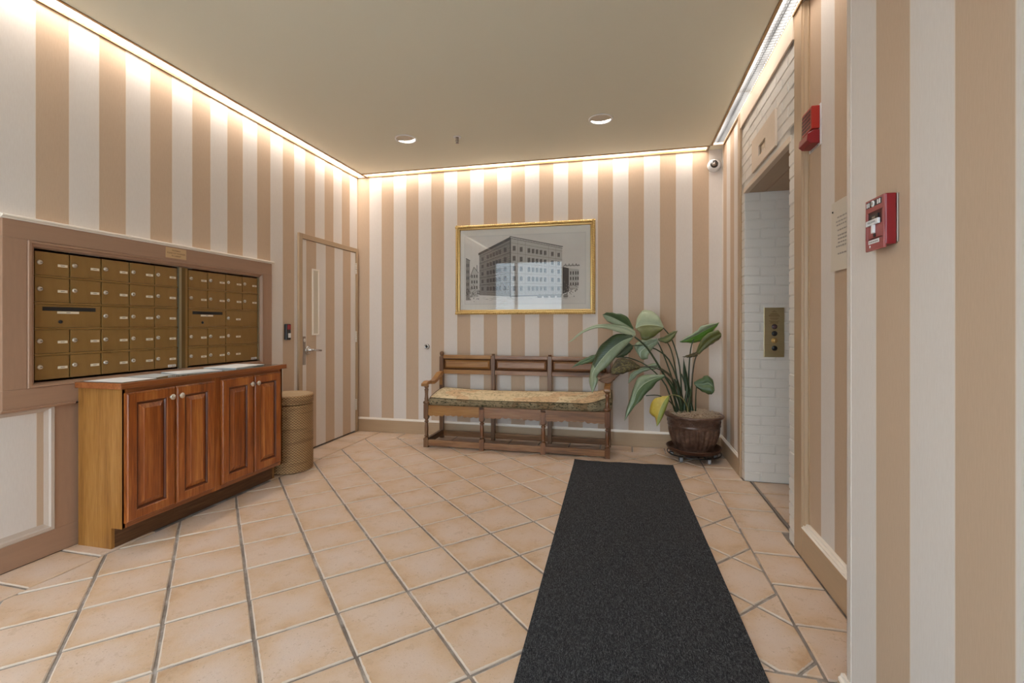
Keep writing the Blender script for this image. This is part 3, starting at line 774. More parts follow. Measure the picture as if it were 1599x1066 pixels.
# ---- the two banks of mailboxes
XM = -2.9135
ROWS = [1.583, 1.450, 1.311, 1.178, 1.043, .908]
M_lock = MB(); M_lock.lathe([(.0001, .006), (.0075, .006), (.0115, .004), (.0125, 0)], seg=16, axis='x'); M_lock.cur = 1; M_lock.box(.0055, .0068, -.0015, .0075, -.0016, .0016)
_doorcache = {}
def mail_bank(name, label, cols, cells, y_end):
    t = thing(name, label, 'mailbox', (XL + .004, (cols[0] + cols[-1]) / 2, ROWS[-1]), 'banks of brass mailboxes')
    m = MB(); m.box(XL - .0, XM - .009, cols[0] - .006, y_end, ROWS[-1] - .006, ROWS[0] + .006); m.build('back_plate', M_MAILFRAME, t)
    for z in ROWS[1:-1]:
        m = MB(); m.box(XM - .009, XM + .0035, cols[0], cols[-1], z - .005, z + .005); m.build('rail', M_MAIL, t, bevel=.0012)
    lockme = labme = None
    for r, c0, c1, kind in cells:
        ya, yb = cols[c0] + .0028, cols[c1] - .0028; za, zb = ROWS[r + 1] + .0062, ROWS[r] - .0062
        ctr = (XM, (ya + yb) / 2, (za + zb) / 2); w = yb - ya
        key = (round(w, 3), round(zb - za, 3), kind)
        m = MB(); m.box(XM - .008, XM, ya, yb, za, zb)
        if kind == 'slot':
            d = m.build('outgoing_mail_door', M_MAIL, t, bevel=.001, origin=ctr, label='wide mail drop door with a black slot')
            m = MB(); m.box(XM, XM + .0015, ya + .10 * w, yb - .09 * w, zb - .033, zb - .012); m.build('mail_slot', M_DARK, d, bevel=.001)
            m = MB(); m.box(XM, XM + .0015, ya + .31 * w, ya + .64 * w, zb - .047, zb - .035); m.build('slot_label', M_LABEL, d, origin=(XM, ya + .475 * w, zb - .041))
            m = MB(); m.lathe([(.0001, .004), (.007, .004), (.0095, .002), (.0095, 0)], (XM, ya + .36 * w, za + .030), 14, 'x'); m.build('lock', M_BLACK, d)
            continue
        if key in _doorcache:
            d = _doorcache[key].copy(); COL.objects.link(d); d.parent = t; d.location = Vector(ctr) - Vector(ROOTLOC[t.name]); ROOTLOC[d.name] = ctr
        else:
            d = m.build('mailbox_door', M_MAIL, t, bevel=.001, origin=ctr); _doorcache[key] = d
        ly = ya + .020 - ctr[1]; lz = .004 + random.uniform(-.001, .001)
        by = (yb - .031 if kind == 'box' else ya + .115) - ctr[1]
        if 'lock' not in _doorcache:
            _doorcache['lock'] = M_lock.build('lock', [M_SILVER, M_DARK], None, keep=True); lk = _doorcache['lock']
            mb = MB(); mb.box(0, .0012, -.0225, .0225, -.0068, .0068); _doorcache['lab'] = mb.build('name_label', M_LABEL, None); lb = _doorcache['lab']
            lk.parent = d; lb.parent = d
        else:
            lk = link_copy(_doorcache['lock'], 'lock', d, (0, 0, 0)); lb = link_copy(_doorcache['lab'], 'name_label', d, (0, 0, 0))
        lk.location = (0, ly, lz); lk.rotation_euler.x = random.choice((0, PI, .1, PI + .15)); lb.location = (0, by, -.004)
    return t
LC = [1.763, 1.9205, 2.078, 2.2355, 2.393, 2.5505]; RC = [2.630, 2.788, 2.946, 3.104, 3.262]
cl = [(r, c, c + 1, 'box') for r in (0, 1, 3, 4) for c in range(5)] + [(2, 0, 2, 'slot')] + [(2, c, c + 1, 'box') for c in (2, 3, 4)]
A = mail_bank('mailbox_bank', 'wider left hand bank of bronze mailboxes with a black mail slot', LC, cl, 2.556)
cl = [(r, c, c + 1, 'box') for r in (0, 1) for c in range(4)] + [(2, 0, 2, 'slot'), (2, 2, 4, 'wide')] + [(r, c, c + 1, 'box') for r in (3, 4) for c in (0, 1)] + [(3, 2, 4, 'wide'), (4, 2, 4, 'wide')]
B = mail_bank('mailbox_bank', 'narrower right hand bank of bronze mailboxes above the letters on the cabinet', RC, cl, 3.268)
for t, ye in ((A, 2.545), (B, 3.255)):
    m = MB(); m.box(XM, XM + .0012, ye - .062, ye - .006, ROWS[-1] + .010, ROWS[-1] + .026); d = m.build('maker_sticker', M_PAPER, t)
    m = MB(); 
    for k, (a, b, z) in enumerate(((-.058, -.042, .018), (-.038, -.026, .021), (-.024, -.010, .0205), (-.038, -.012, .014))): m.box(XM + .0012, XM + .0016, ye + a, ye + b, ROWS[-1] + z - .0022, ROWS[-1] + z + .0022)
    m.build('sticker_print', M_GREYINK, d)
for y0, y1, mt, t in ((2.557, 2.574, M_MAILEDGE, A), (2.574, 2.606, M_MAILFRAME, A), (2.606, 2.624, M_MAIL, B), (3.264, 3.272, M_MAILEDGE, B)):
    m = MB(); m.box(XL, XM + (.008 if mt is M_MAILEDGE else .004), y0, y1, ROWS[-1] - .004, ROWS[0] + .004); m.build('edge_strip', mt, t)

# tan sign over the boxes
y0, y1, z0, z1 = 2.442, 2.588, 1.637, 1.705
m = MB(); m.box(XF, XF + .003, y0, y1, z0, z1); SG = tag(m.build('sign_plate', M_PLACARD, origin=(XF, 2.515, 1.637), bevel=.0008), 'small tan engraved sign asking for packages in the cabinet, above the mailboxes', 'sign')
for k, (tx, sz) in enumerate((('POSTMAN:', .0125), ('PLEASE PUT PACKAGES', .0125), ('IN CABINET', .0125))):
    words(tx, sz, M_INK, SG, 'lettering', facing((0, 1, 0), (XF + .0036, 2.515, 1.687 - .0175 * k)), 1.0)

# ================================================================== CABINET
t = thing('cabinet', 'cherry wood four door cabinet with an oak side under the mailboxes', 'cabinet', (-2.75, 2.54, 0))
CX0, CX1, CY0, CY1 = -2.8835, -2.58, 1.940, 3.140
def cb(name, mat, *b, bevel=.002, lab=None):
    m = MB(); m.box(*b); return m.build(name, mat, t, bevel=bevel, label=lab)
m = MB(); m.prism([(CX0, 0), (-2.652, 0), (-2.652, .113), (CX1, .113), (CX1, .858), (CX0, .858)], 'y', CY0, CY0 + .018); m.build('side_panel', M_OAKPLY, t, bevel=.0015, label='honey coloured plywood side')
m = MB(); m.prism([(CX0, 0), (-2.652, 0), (-2.652, .113), (CX1, .113), (CX1, .858), (CX0, .858)], 'y', CY1 - .018, CY1); m.build('side_panel', M_OAKPLY, t, bevel=.0015)
cb('toe_kick', M_KICK, -2.668, -2.653, CY0 + .018, CY1 - .018, 0, .115, lab='scuffed toe kick')
cb('bottom_board', M_CHERRY_H, CX0, CX1 - .02, CY0 + .018, CY1 - .018, .115, .133)
cb('back_board', M_OAKPLY, CX0, CX0 + .008, CY0 + .018, CY1 - .018, .133, .857)
for a, b in ((CY0, 1.966), (2.498, 2.572), (3.102, CY1)): cb('face_frame_stile', M_CHERRY, CX1 - .02, CX1, a + (.0005 if a == CY0 else 0), b, .1135, .857)
cb('face_frame_rail', M_CHERRY_H, CX1 - .0195, CX1 - .0005, 1.966, 3.102, .114, .150); cb('face_frame_rail', M_CHERRY_H, CX1 - .0195, CX1 - .0005, 1.966, 3.102, .815, .857)
cb('countertop', M_CHERRY_H, CX0 + .008, -2.555, 1.917, 3.163, .858, .889, bevel=.003)
cb('writing_surface', M_COUNTER, CX0 + .016, -2.575, 1.938, 3.142, .8885, .8905, bevel=.0005, lab='dark glossy inset top')
M_GROOVE = plain('dark_cherry_groove', (.125, .028, .007), .3, vary=.2)  # darker cherry colour for the door groove faces
def cab_door(y0, y1, knob_y, matv):
    z0, z1, xb, xf = .141, .834, CX1 + .0005, CX1 + .0205
    fw = .058; c = (xb, (y0 + y1) / 2, z0)
    m = MB()
    def rg(x, d): return [(x, y0 + d, z0 + d), (x, y1 - d, z0 + d), (x, y1 - d, z1 - d), (x, y0 + d, z1 - d)]
    R = [rg(xb, 0), rg(xb + .012, 0), rg(xb + .015, .006), rg(xf, .009), rg(xf, fw - .006), rg(xf - .003, fw - .002), rg(xf - .004, fw + .002), rg(xf - .012, fw + .007)]
    vs = sum(R, []); f = []
    for k in range(len(R) - 1):
        for i in range(4): f.append((k*4+i, k*4+(i+1) % 4, k*4+4+(i+1) % 4, k*4+4+i))
    m.add(vs, f); m.add(rg(xb, 0), [(3, 2, 1, 0)])
    for q in range(16, 28): m.mi[q] = 1 if q >= 20 else 0
    d = m.build('door', [M_CHERRY, M_GROOVE], t, origin=c)
    m = MB()
    R = [rg(xf - .0125, fw + .0065), rg(xf - .012, fw + .012), rg(xf - .001, fw + .034), rg(xf + .001, fw + .036)]
    vs = sum(R, []); m.add(vs, f[:12]); m.add(R[-1], [(0, 1, 2, 3)])
    for q in range(4): m.mi[q] = 1
    m.build('raised_panel', [M_CHERRY, M_GROOVE], d)
    m = MB(); m.lathe([(.006, 0), (.0055, .010), (.0085, .013), (.0155, .017), (.0165, .021), (.0135, .024), (.011, .0235), (.0095, .026), (.0001, .027)], (xf, knob_y, .779), 18, 'x'); m.build('knob', M_SILVER, d)
cab_door(1.950, 2.231, 2.197, M_CHERRY); cab_door(2.237, 2.509, 2.256, M_CHERRY)
cab_door(2.561, 2.834, 2.801, M_CHERRY); cab_door(2.840, 3.113, 2.858, M_CHERRY)

# papers lying on it
def sheet(name, label, cat, pts, z, th, mat, group=None):
    m = MB(); m.prism(pts, 'z', z, z + th)
    c = (sum(p[0] for p in pts) / len(pts), sum(p[1] for p in pts) / len(pts), z)
    return tag(m.build(name, mat, origin=c), label, cat, group)
sheet('paper_sheet', 'white sheet lying flat at the near end of the cabinet top', 'paper', [(-2.600, 1.955), (-2.602, 2.150), (-2.862, 2.150), (-2.862, 1.952)], .8906, .0006, M_PAPER)
sheet('paper_sheet', 'grey printed sheet second along the cabinet top', 'paper', [(-2.64, 2.170), (-2.70, 2.345), (-2.868, 2.355), (-2.862, 2.168)], .8906, .0006, M_PAPER_G)
def leaflet(name, label, cat, cx, cy, w, l, rot, z, th, sheets, mat):
    """a few folded leaves, each slightly off the next"""
    t = thing(name, label, cat, (cx, cy, z))
    for k in range(sheets):
        r = rot + random.uniform(-.05, .05); c, s = math.cos(r), math.sin(r); h = th / sheets
        pts = [(cx + c*a*w/2 - s*b*l/2, cy + s*a*w/2 + c*b*l/2) for a, b in ((-1,-1), (1,-1), (1,1), (-1,1))]
        m = MB(); m.prism(pts, 'z', z + k * h, z + (k + .85) * h); m.build('leaf_sheet', mat if k == sheets - 1 else M_PAPER_G, t)
leaflet('newspaper', 'folded grey and white newspaper in the middle of the cabinet top', 'newspaper', -2.735, 2.50, .20, .27, -.25, .8906, .005, 2, M_PAPER)
leaflet('letter_stack', 'low stack of white letters at the far end of the cabinet top', 'letters', -2.738, 2.85, .24, .31, .10, .8906, .010, 3, M_PAPER)

# ================================================================== HAMPER
c = (-2.692, 3.368, 0)
t = thing('wicker_hamper', 'round woven brown wicker hamper with a lid between cabinet and door', 'basket', c)
m = MB(); pf = [(.150, .004), (.178, .006)]
for k in range(51):
    z = .012 + k * .0105; pf += [(.1785, z - .004), (.1812, z), (.1785, z + .004)]
pf += [(.172, .548), (.168, .53)]
m.lathe(pf, c, 56); m.build('basket_body', M_WICKER, t)
m = MB(); pf = [(.165, .553), (.1815, .553)]
for k in range(6):
    z = .560 + k * .0105; pf += [(.1815, z - .004), (.1840, z), (.1815, z + .004)]
m.lathe(pf + [(.180, .622), (.172, .626)], c, 56)
l = m.build('lid', M_WICKER, t)
m = MB(); pf = [(.0001, .636)]
for k in range(15): pf += [(.006 + k * .0117, .6345 - .00055 * k), (.0115 + k * .0117, .6325 - .00055 * k)]
m.lathe(pf + [(.178, .620)], c, 48); m.build('lid_top', M_WICKERTOP, l, label='paler lid top')

# ================================================================== APARTMENT DOOR
m = MB(); m.box(XL - .02, XL + .0125, 3.806, 4.700, .012, 2.000)
DOOR = struct(m.build('door_1', WP_L, origin=(XL, 4.7, 0), bevel=.0015))
for a, b, c, d in ((3.754, 3.803, 0, 2.052), (4.703, 4.748, 0, 2.052), (3.803, 4.703, 2.004, 2.052)):
    m = MB(); m.box(XL - .01, XL + .020, a, b, c, d); m.build('door_jamb', M_TRIMTAN, DOOR, bevel=.003)
m = MB(); m.box(XL - .02, XL + .003, 3.803, 4.703, 0, .0115); m.build('sill_shadow', M_DARK, DOOR)  # dark strip painted for the shadow under the door
wy0, wy1, wz0, wz1 = 3.945, 4.050, 1.098, 1.738
m = MB(); xd = XL + .0125
for a, b, c, d in ((wy0, wy0 + .018, wz0, wz1), (wy1 - .012, wy1, wz0, wz1), (wy0 + .018, wy1 - .012, wz0, wz0 + .014), (wy0 + .018, wy1 - .012, wz1 - .014, wz1)): m.box(xd, xd + .007, a, b, c, d)
v = m.build('window_bead', M_LIP, DOOR)
m = MB(); m.box(xd, xd + .0015, wy0 + .018, wy1 - .012, wz0 + .014, wz1 - .014); m.build('pane', plain('obscured_pane', (.62, .52, .40), .18, vary=.05), v)
for z in (1.825, 1.064, .304):
    m = MB(); m.box(XL + .012, XL + .018, 4.690, 4.714, z - .062, z + .062)
    for k in range(5): m.tube([(XL + .022, 4.7025, z - .06 + k * .0245), (XL + .022, 4.7025, z - .0375 + k * .0245)], .0075, 10)
    m.build('hinge', M_HINGE, DOOR)
m = MB(); m.box(xd, xd + .004, 3.812, 3.850, .820, 1.088); lp = m.build('lock_plate', M_STEELDK, DOOR, bevel=.001)
m = MB(); m.lathe([(.017, 0), (.016, .006), (.0001, .0065)], (xd + .003, 3.832, 1.052), 16, 'x'); m.build('key_cylinder', M_SILVER, lp)
m = MB(); m.lathe([(.042, 0), (.041, .006), (.032, .011), (.018, .013), (.014, .02), (.013, .052), (.0001, .054)], (xd, 3.885, .955), 24, 'x')
m.tube([(xd + .046, 3.878, .956), (xd + .050, 3.905, .956), (xd + .052, 3.95, .953), (xd + .050, 4.02, .947)], [.013, .0115, .0095, .0085], 10)
m.build('lever_handle', M_STEEL, DOOR)

m = MB(); m.box(XL, XL + .026, 3.578, 3.636, 1.062, 1.205)
o = tag(m.build('card_reader', M_BLACK, origin=(XL, 3.607, 1.062), bevel=.005), 'small black card reader with red light beside the striped door', 'card reader')
m = MB(); m.box(XL + .026, XL + .0275, 3.590, 3.632, 1.155, 1.200); m.build('red_lens', M_REDLED, o)
m = MB(); m.box(XL + .026, XL + .0275, 3.600, 3.634, 1.082, 1.122); m.build('white_sticker', M_PAPER, o)

# ================================================================== BACK WALL
c = (-2.075, YB, .958)
m = MB(); m.lathe([(.0001, -.004), (.009, -.004), (.012, -.016), (.018, -.020), (.026, -.018), (.030, -.008), (.031, 0)], c, 24, 'y')
o = tag(m.build('door_bumper', M_STEEL, origin=c), 'small round steel door bumper on the wall left of the bench', 'door stop')
m = MB(); m.lathe([(.0001, -.011), (.010, -.0115), (.0115, -.016)], c, 18, 'y'); m.build('rubber_pad', M_BLACK, o)

# security camera
c = (.853, YB, 2.708)
t = thing('security_camera', 'white dome security camera high in the back right corner', 'camera', c)
m = MB(); m.lathe([(.060, 0), (.060, -.012), (.056, -.030), (.046, -.042), (.036, -.046)], c, 32, 'y'); m.build('base', M_WHITEPL, t)
m = MB(); m.sphere((c[0] - .004, c[1] - .038, c[2] + .004), .037, 22, 14); m.build('dome', M_DOME, t)
m = MB(); m.lathe([(.0001, 0), (.014, 0), (.016, .014)], (c[0] - .010, c[1] - .0785, c[2] - .006), 16, 'y'); m.build('lens', M_STEELDK, t)

# framed print
PX0, PX1, PZ0, PZ1 = -1.738, -.258, 1.305, 2.257
t = thing('framed_print', 'large gilt framed print of a corner building above the bench', 'picture', ((PX0 + PX1) / 2, YB, PZ0))
FWD = .050
m = MB()
def pr(y, d): return [(PX0 + d, y, PZ0 + d), (PX1 - d, y, PZ0 + d), (PX1 - d, y, PZ1 - d), (PX0 + d, y, PZ1 - d)]
R = [pr(YB - .001, .004), pr(YB - .014, 0), pr(YB - .022, .002), pr(YB - .022, .034), pr(YB - .027, .037), pr(YB - .026, .043), pr(YB - .018, FWD), pr(YB - .010, FWD)]
vs = sum(R, []); f = []
for k in range(len(R) - 1):
    for i in range(4): f.append((k*4+i, k*4+(i+1) % 4, k*4+4+(i+1) % 4, k*4+4+i))
m.add(vs, f); FRM = m.build('frame', M_GILT, t)
# twisted rope moulding: lobed strand along each side
def rope(p, q, name='rope_moulding'):
    p, q = Vector(p), Vector(q); L = (q - p).length; d = (q - p) / L
    a = Vector((0, -1, 0)); b = d.cross(a); n = int(L / .0045); vs = []; sg = 9
    for i in range(n + 1):
        s = i / n; ph = s * L / .0235 * 2 * PI
        for j in range(sg):
            th = PI * j / (sg - 1); lob = .5 + .5 * math.cos(2 * th * 1.0 + ph)
            r = .0120 + .0052 * lob
            vs.append(p + d * (s * L) + b * (-math.cos(th) * r) + a * (math.sin(th) * r))
    fs = [(i*sg+j, i*sg+j+1, (i+1)*sg+j+1, (i+1)*sg+j) for i in range(n) for j in range(sg - 1)]
    m = MB(); m.add(vs, fs, True); return m.build(name, M_GILT, FRM, keep=True)
e = .017; yy = YB - .022
rope((PX0 + e, yy, PZ0), (PX0 + e, yy, PZ1)); rope((PX1 - e, yy, PZ1), (PX1 - e, yy, PZ0)); rope((PX0, yy, PZ1 - e), (PX1, yy, PZ1 - e)); rope((PX1, yy, PZ0 + e), (PX0, yy, PZ0 + e))
m = MB(); m.box(PX0 + .04, PX1 - .04, YB - .008, YB - .002, PZ0 + .04, PZ1 - .04); MT = m.build('mat_board', M_MATBOARD, t)
# the print itself, drawn on a 1270 x 785 sheet (x right, y down)
def S(x, y, d=.0): return (PX0 + FWD + (x / 1270.0) * (PX1 - PX0 - 2 * FWD), YB - .0082 - d, PZ1 - FWD - (y / 785.0) * (PZ1 - PZ0 - 2 * FWD))
m = MB(); m.add([S(38, 55, .0004), S(1232, 62, .0004), S(1232, 740, .0004), S(38, 735, .0004)], [(0, 3, 2, 1)]); PRN = m.build('print_sheet', M_PRINT, t)
m = MB(); D = [.0006]
def poly(pts, k): m.cur = k; D[0] += .000004; m.add([S(x, y, D[0]) for x, y in pts], [tuple(range(len(pts)))[::-1]])
def line(x0, y0, x1, y1, w, k):
    dx, dy = x1 - x0, y1 - y0; L = math.hypot(dx, dy) or 1; nx, ny = -dy / L * w / 2, dx / L * w / 2
    poly([(x0+nx, y0+ny), (x1+nx, y1+ny), (x1-nx, y1-ny), (x0-nx, y0-ny)], k)
for a, b, c2, d in ((46, 64, 1224, 71), (1224, 71, 1224, 732), (1224, 732, 46, 727), (46, 727, 46, 64)): line(a, b, c2, d, 2.2, 2)
# main building: corner edge x=508; left wall recedes to x=190, right wall to x=1010
LT, LB_ = lambda x: 235 + (95 - 235) * (x - 190) / 318, lambda x: 640 + (660 - 640) * (x - 190) / 318
RT, RB_ = lambda x: 95 + (205 - 95) * (x - 508) / 502, lambda x: 665 + (655 - 665) * (x - 508) / 502
poly([(195, LT(195)), (508, LT(508)), (508, LB_(508)), (195, LB_(195))], 1)
poly([(508, RT(508)), (1008, RT(1008)), (1008, RB_(1008)), (508, RB_(508))], 2)
poly([(186, LT(186) - 8), (508, LT(508) - 14), (508, LT(508) + 16), (186, LT(186) + 14)], 0)
line(500, 78, 1016, 196, 7, 0); line(508, 98, 1012, 212, 3, 0); line(508, 92, 508, 665, 9, 0)
random.seed(3)
for k in range(60):
    x = 515 + k * 8.2; line(x, RT(x) - 8, x, RT(x) + 2, 3, 0)
for r in range(5):
    f0 = (.12 + r * .172)
    for cx in (545, 552 + 62, 690, 730, 768, 806, 846, 915, 975):
        h = RB_(cx) - RT(cx); y = RT(cx) + h * f0; w = 27 - (cx - 508) * .012; hh = h * .085
        for sx in (-.27, .27):
            x = cx + sx * w; poly([(x - w*.22, y), (x + w*.22, y + 2), (x + w*.22, y + hh), (x - w*.22, y + hh - 1)], 0)
        line(cx - w*.62, y + hh + 4, cx + w*.62, y + hh + 5, 2, 1)
    for cx in (228, 282, 312, 342, 372, 402, 455):
        h = LB_(cx) - LT(cx); y = LT(cx) + h * f0; w = 20 + (cx - 190) * .03; hh = h * .085
        for sx in (-.25, .25):
            x = cx + sx * w; poly([(x - w*.2, y + 3), (x + w*.2, y), (x + w*.2, y + hh - 2), (x - w*.2, y + hh)], 0)
    y0, y1 = RT(508) + (RB_(508) - RT(508)) * (f0 - .045), RT(1008) + (RB_(1008) - RT(1008)) * (f0 - .045)
    line(508, y0, 1008, y1, 3.5, 1); line(195, LT(195) + (LB_(195) - LT(195)) * (f0 - .045), 508, LT(508) + (LB_(508) - LT(508)) * (f0 - .045), 4, 0)
for x in (580, 655, 880, 948): line(x, RT(x), x, RB_(x), 2.5, 1)
for k in range(26):
    y = 130 + k * 20; line(200, LT(200) + (y - 110) * .78, 506, y, 1.6, 0)
for k in range(30): x = 520 + k * 16.4; line(x, RB_(x) - 95, x, RB_(x) - 10, 2.5, 1)
line(508, 566, 1008, 575, 5, 1); line(508, 655, 1008, 648, 6, 0)
# neighbours left and right
poly([(58, 275), (98, 300), (98, 690), (58, 690)], 1); line(58, 275, 102, 300, 6, 0)
for r in range(5):
    for x in (68, 84): poly([(x - 4, 330 + r*62), (x + 4, 332 + r*62), (x + 4, 362 + r*62), (x - 4, 362 + r*62)], 0)
poly([(100, 460), (140, 365), (186, 420), (190, 655), (100, 665)], 2); line(100, 462, 140, 364, 5, 0); line(140, 364, 188, 424, 5, 0); line(172, 345, 172, 400, 6, 0)
for r in range(3):
    for x in (120, 145, 170): poly([(x - 6, 440 + r*55), (x + 6, 440 + r*55), (x + 6, 470 + r*55), (x - 6, 470 + r*55)], 0)
poly([(1012, 385), (1070, 400), (1070, 620), (1012, 640)], 0); poly([(1070, 400), (1165, 415), (1160, 590), (1070, 615)], 2)
for k in range(14): x = 1016 + k * 11; line(x, 378 - 10 * (k % 3), x + 10, 380, 7, 0)
for r in range(3):
    for x in (1088, 1112, 1136, 1156): poly([(x - 6, 430 + r*52), (x + 5, 431 + r*52), (x + 5, 462 + r*50), (x - 6, 462 + r*50)], 0)
for k in range(150):                                     # street trees, traffic and ground hatching
    x = random.choice((random.uniform(62, 195), random.uniform(62, 195), random.uniform(1015, 1150))); y = random.gauss(610 if x < 300 else 600, 32)
    line(x, y, x + random.uniform(-9, 9), y + random.uniform(4, 14), random.uniform(3, 8), random.choice((0, 0, 1)))
for k in range(70):
    x = random.uniform(215, 1090); y = random.uniform(665, 695); line(x, y, x + random.uniform(12, 46), y + random.uniform(-2, 2), 2, random.choice((1, 2, 2)))
for k in range(5):
    x = 770 + k * 62; poly([(x, 655), (x + 12, 640), (x + 36, 640), (x + 46, 655), (x + 46, 668), (x, 668)], 1); line(x + 4, 670, x + 42, 670, 5, 0)
m.build('etching', [M_ETCH1, M_ETCH2, M_ETCH3], PRN, keep=True)
m = MB(); m.box(PX0 + .047, PX1 - .047, YB - .0135, YB - .0115, PZ0 + .047, PZ1 - .047); m.build('glass_pane', M_GLASS, t)

# ================================================================== CEILING FITTINGS
def downlight(cx, cy, label):
    t = thing('downlight', label, 'light', (cx, cy, ZC), 'recessed wall washing downlights')
    c = (cx, cy, 0); r = .098
    m = MB(); m.lathe([(r, ZC - .001), (r, ZC - .006), (r - .004, ZC - .008), (r - .014, ZC - .006), (r - .017, ZC - .001)], c, 36); m.build('trim_ring', M_WHITEPL, t)
    # cover plate over the near two thirds, open crescent on the wall side
    ri = r - .016; n = 28; arc = [(ri * math.cos(a), ri * math.sin(a)) for a in [PI + .22 + (PI - .44 + .0) * 0 + i * (PI + .30) / n - .37 for i in range(n + 1)]]
    p0, p1 = Vector(arc[-1]), Vector(arc[0]); cur = []
    for i in range(1, 12):
        s = i / 12; q = p0.lerp(p1, s); cur.append((q.x, q.y + .030 * math.sin(PI * s) * 1.0))
    pts = [(cx + a, cy + b) for a, b in arc + cur]
    m = MB(); m.prism(pts, 'z', ZC - .004, ZC - .0015); m.build('cover_plate', M_CHANNEL, t)
    m = MB(); m.add([(cx + ri * math.cos(a), cy + ri * math.sin(a), ZC - .0012) for a in [2 * PI * i / 32 for i in range(32)]], [tuple(range(32))[::-1]]); m.build('reflector', M_BULB, t)
downlight(-1.885, 3.862, 'round white recessed ceiling light, left of the sprinkler')
downlight(-.166, 3.845, 'round white recessed ceiling light, right of the sprinkler')
c = (-1.423, 3.93, 0)
t = thing('fire_sprinkler', 'small brass fire sprinkler head between the two ceiling lights', 'sprinkler', (c[0], c[1], ZC))
m = MB(); m.lathe([(.036, ZC), (.035, ZC - .004), (.024, ZC - .008), (.016, ZC - .003)], c, 24); m.build('escutcheon', M_WHITEPL, t)
m = MB(); m.lathe([(.014, ZC), (.014, ZC - .020), (.010, ZC - .024), (.007, ZC - .030), (.0001, ZC - .031)], c, 14)
for s in (-1, 1): m.tube([(c[0] + s*.010, c[1], ZC - .022), (c[0] + s*.013, c[1], ZC - .036), (c[0] + s*.004, c[1], ZC - .052)], .0032, 6)
m.build('body', M_STEELDK, t)
m = MB(); m.tube([(c[0], c[1], ZC - .03), (c[0], c[1], ZC - .052)], .004, 8); m.lathe([(.0001, ZC - .052), (.015, ZC - .053), (.016, ZC - .055), (.0001, ZC - .056)], c, 16); m.build('deflector', M_STEELDK, t)

# ================================================================== RIGHT WALL FITTINGS
# indicator plate over the elevator
t = thing('indicator_plate', 'cream metal plate with a window on the brick above the elevator entry', 'plate', rw((0, 3.36, 2.275)))
m = MB()
ya, yb, za, zb, ha, hb, hc, hd = 3.095, 3.63, 2.275, 2.500, 3.30, 3.46, 2.335, 2.405
for b in ((-.013, -.0005, ya, ha, za, zb), (-.013, -.0005, hb, yb, za, zb), (-.013, -.0005, ha, hb, za, hc), (-.013, -.0005, ha, hb, hd, zb)): m.box(*b)
m.build('plate', M_CREAM, t, rw)
m = MB(); m.box(-.003, -.0006, ha, hb, hc, hd); m.build('display_window', plain('shaded_window_recess', (.20, .13, .07), .25, vary=.1), t, rw)  # dark colour paints the shade inside the opening
# call panel on the far reveal
px0, px1, pz0, pz1, py = 1.050, 1.190, .953, 1.328, Y1 - .001
t = thing('elevator_call_panel', 'brass elevator call panel with four round buttons on white brick', 'panel', ((px0 + px1) / 2, Y1, pz0))
m = MB(); m.box(px0, px1, py - .010, py, pz0, pz1); m.build('plate', M_BRASS, t, bevel=.002)
pc = (px0 + px1) / 2 + .002
for z, mt, nm in ((1.184, plain('dim_violet_lens', (.10, .055, .065), .25), 'button'), (1.132, M_BLACK, 'button'), (1.021, M_BLACK, 'button')):
    m = MB(); m.lathe([(.0195, 0), (.0195, -.004), (.0165, -.0045)], (pc, py - .010, z), 22, 'y'); b = m.build('button', M_BLACK, t)
    m = MB(); m.lathe([(.0165, -.003), (.0145, -.0065), (.0001, -.007)], (pc, py - .010, z), 22, 'y'); m.build('button_cap', mt, b)
m = MB(); m.lathe([(.021, 0), (.020, -.004), (.013, -.008), (.012, -.020), (.0001, -.021)], (pc, py - .010, 1.079), 20, 'y'); k = m.build('key_switch', M_GILT, t)
m = MB(); m.box(pc - .0015, pc + .0015, py - .0318, py - .0308, 1.071, 1.087); m.build('keyhole', M_DARK, k)
m = MB(); random.seed(11)
for z, w in ((1.304, .012), (1.296, .028), (1.284, .040), (1.277, .062), (1.269, .078), (1.262, .072), (1.248, .062), (1.240, .046), (1.226, .072), (1.218, .052), (1.211, .060)):
    x = pc - w / 2
    while x < pc + w / 2 - .002:
        l = random.uniform(.004, .010); m.box(x, min(x + l, pc + w / 2), py - .0104, py - .0100, z - .0016, z + .0016); x += l + .0022
m.build('engraving', M_INK, t, kind='stuff')

def rp(p): return rw((p[0] + .030, p[1], p[2]))       # on the recessed papered panel
# horn and strobe
t = thing('alarm_strobe', 'red fire alarm horn and strobe on a white plate by the elevator', 'alarm', rp((0, 2.61, 2.07)))
y0, y1 = 2.533, 2.672
m = MB(); m.box(-.004, 0, y0 - .008, y1 + .006, 2.0677, 2.2661); m.build('back_plate', M_WHITEPL, t  , rp, bevel=.001)
m = MB(); m.box(-.040, -.004, y0, y1 - .012, 2.1483, 2.2599)
h = m.build('horn_housing', M_REDBRIGHT, t  , rp, bevel=.004)
m = MB()
for r in range(5):
    for q in range(4):
        a = y0 + .016 + q * .028; b = 2.1586 + r * .0188; m.box(-.0410, -.039, a, a + .0235, b, b + .0135)
m.build('horn_grille', M_REDDK, h  , rp)
m = MB(); m.prism([(-.004, 2.078), (-.044, 2.0801), (-.060, 2.0946), (-.056, 2.1276), (-.030, 2.1442), (-.004, 2.1442)], 'y', y0 + .002, y1 - .022); m.build('strobe_lens', M_RED, t  , rp, bevel=.003)
m = MB(); m.box(-.0052, -.004, y0 + .02, y1 - .02, 2.0698, 2.077); m.build('plate_marking', M_GREYINK, t  , rp)

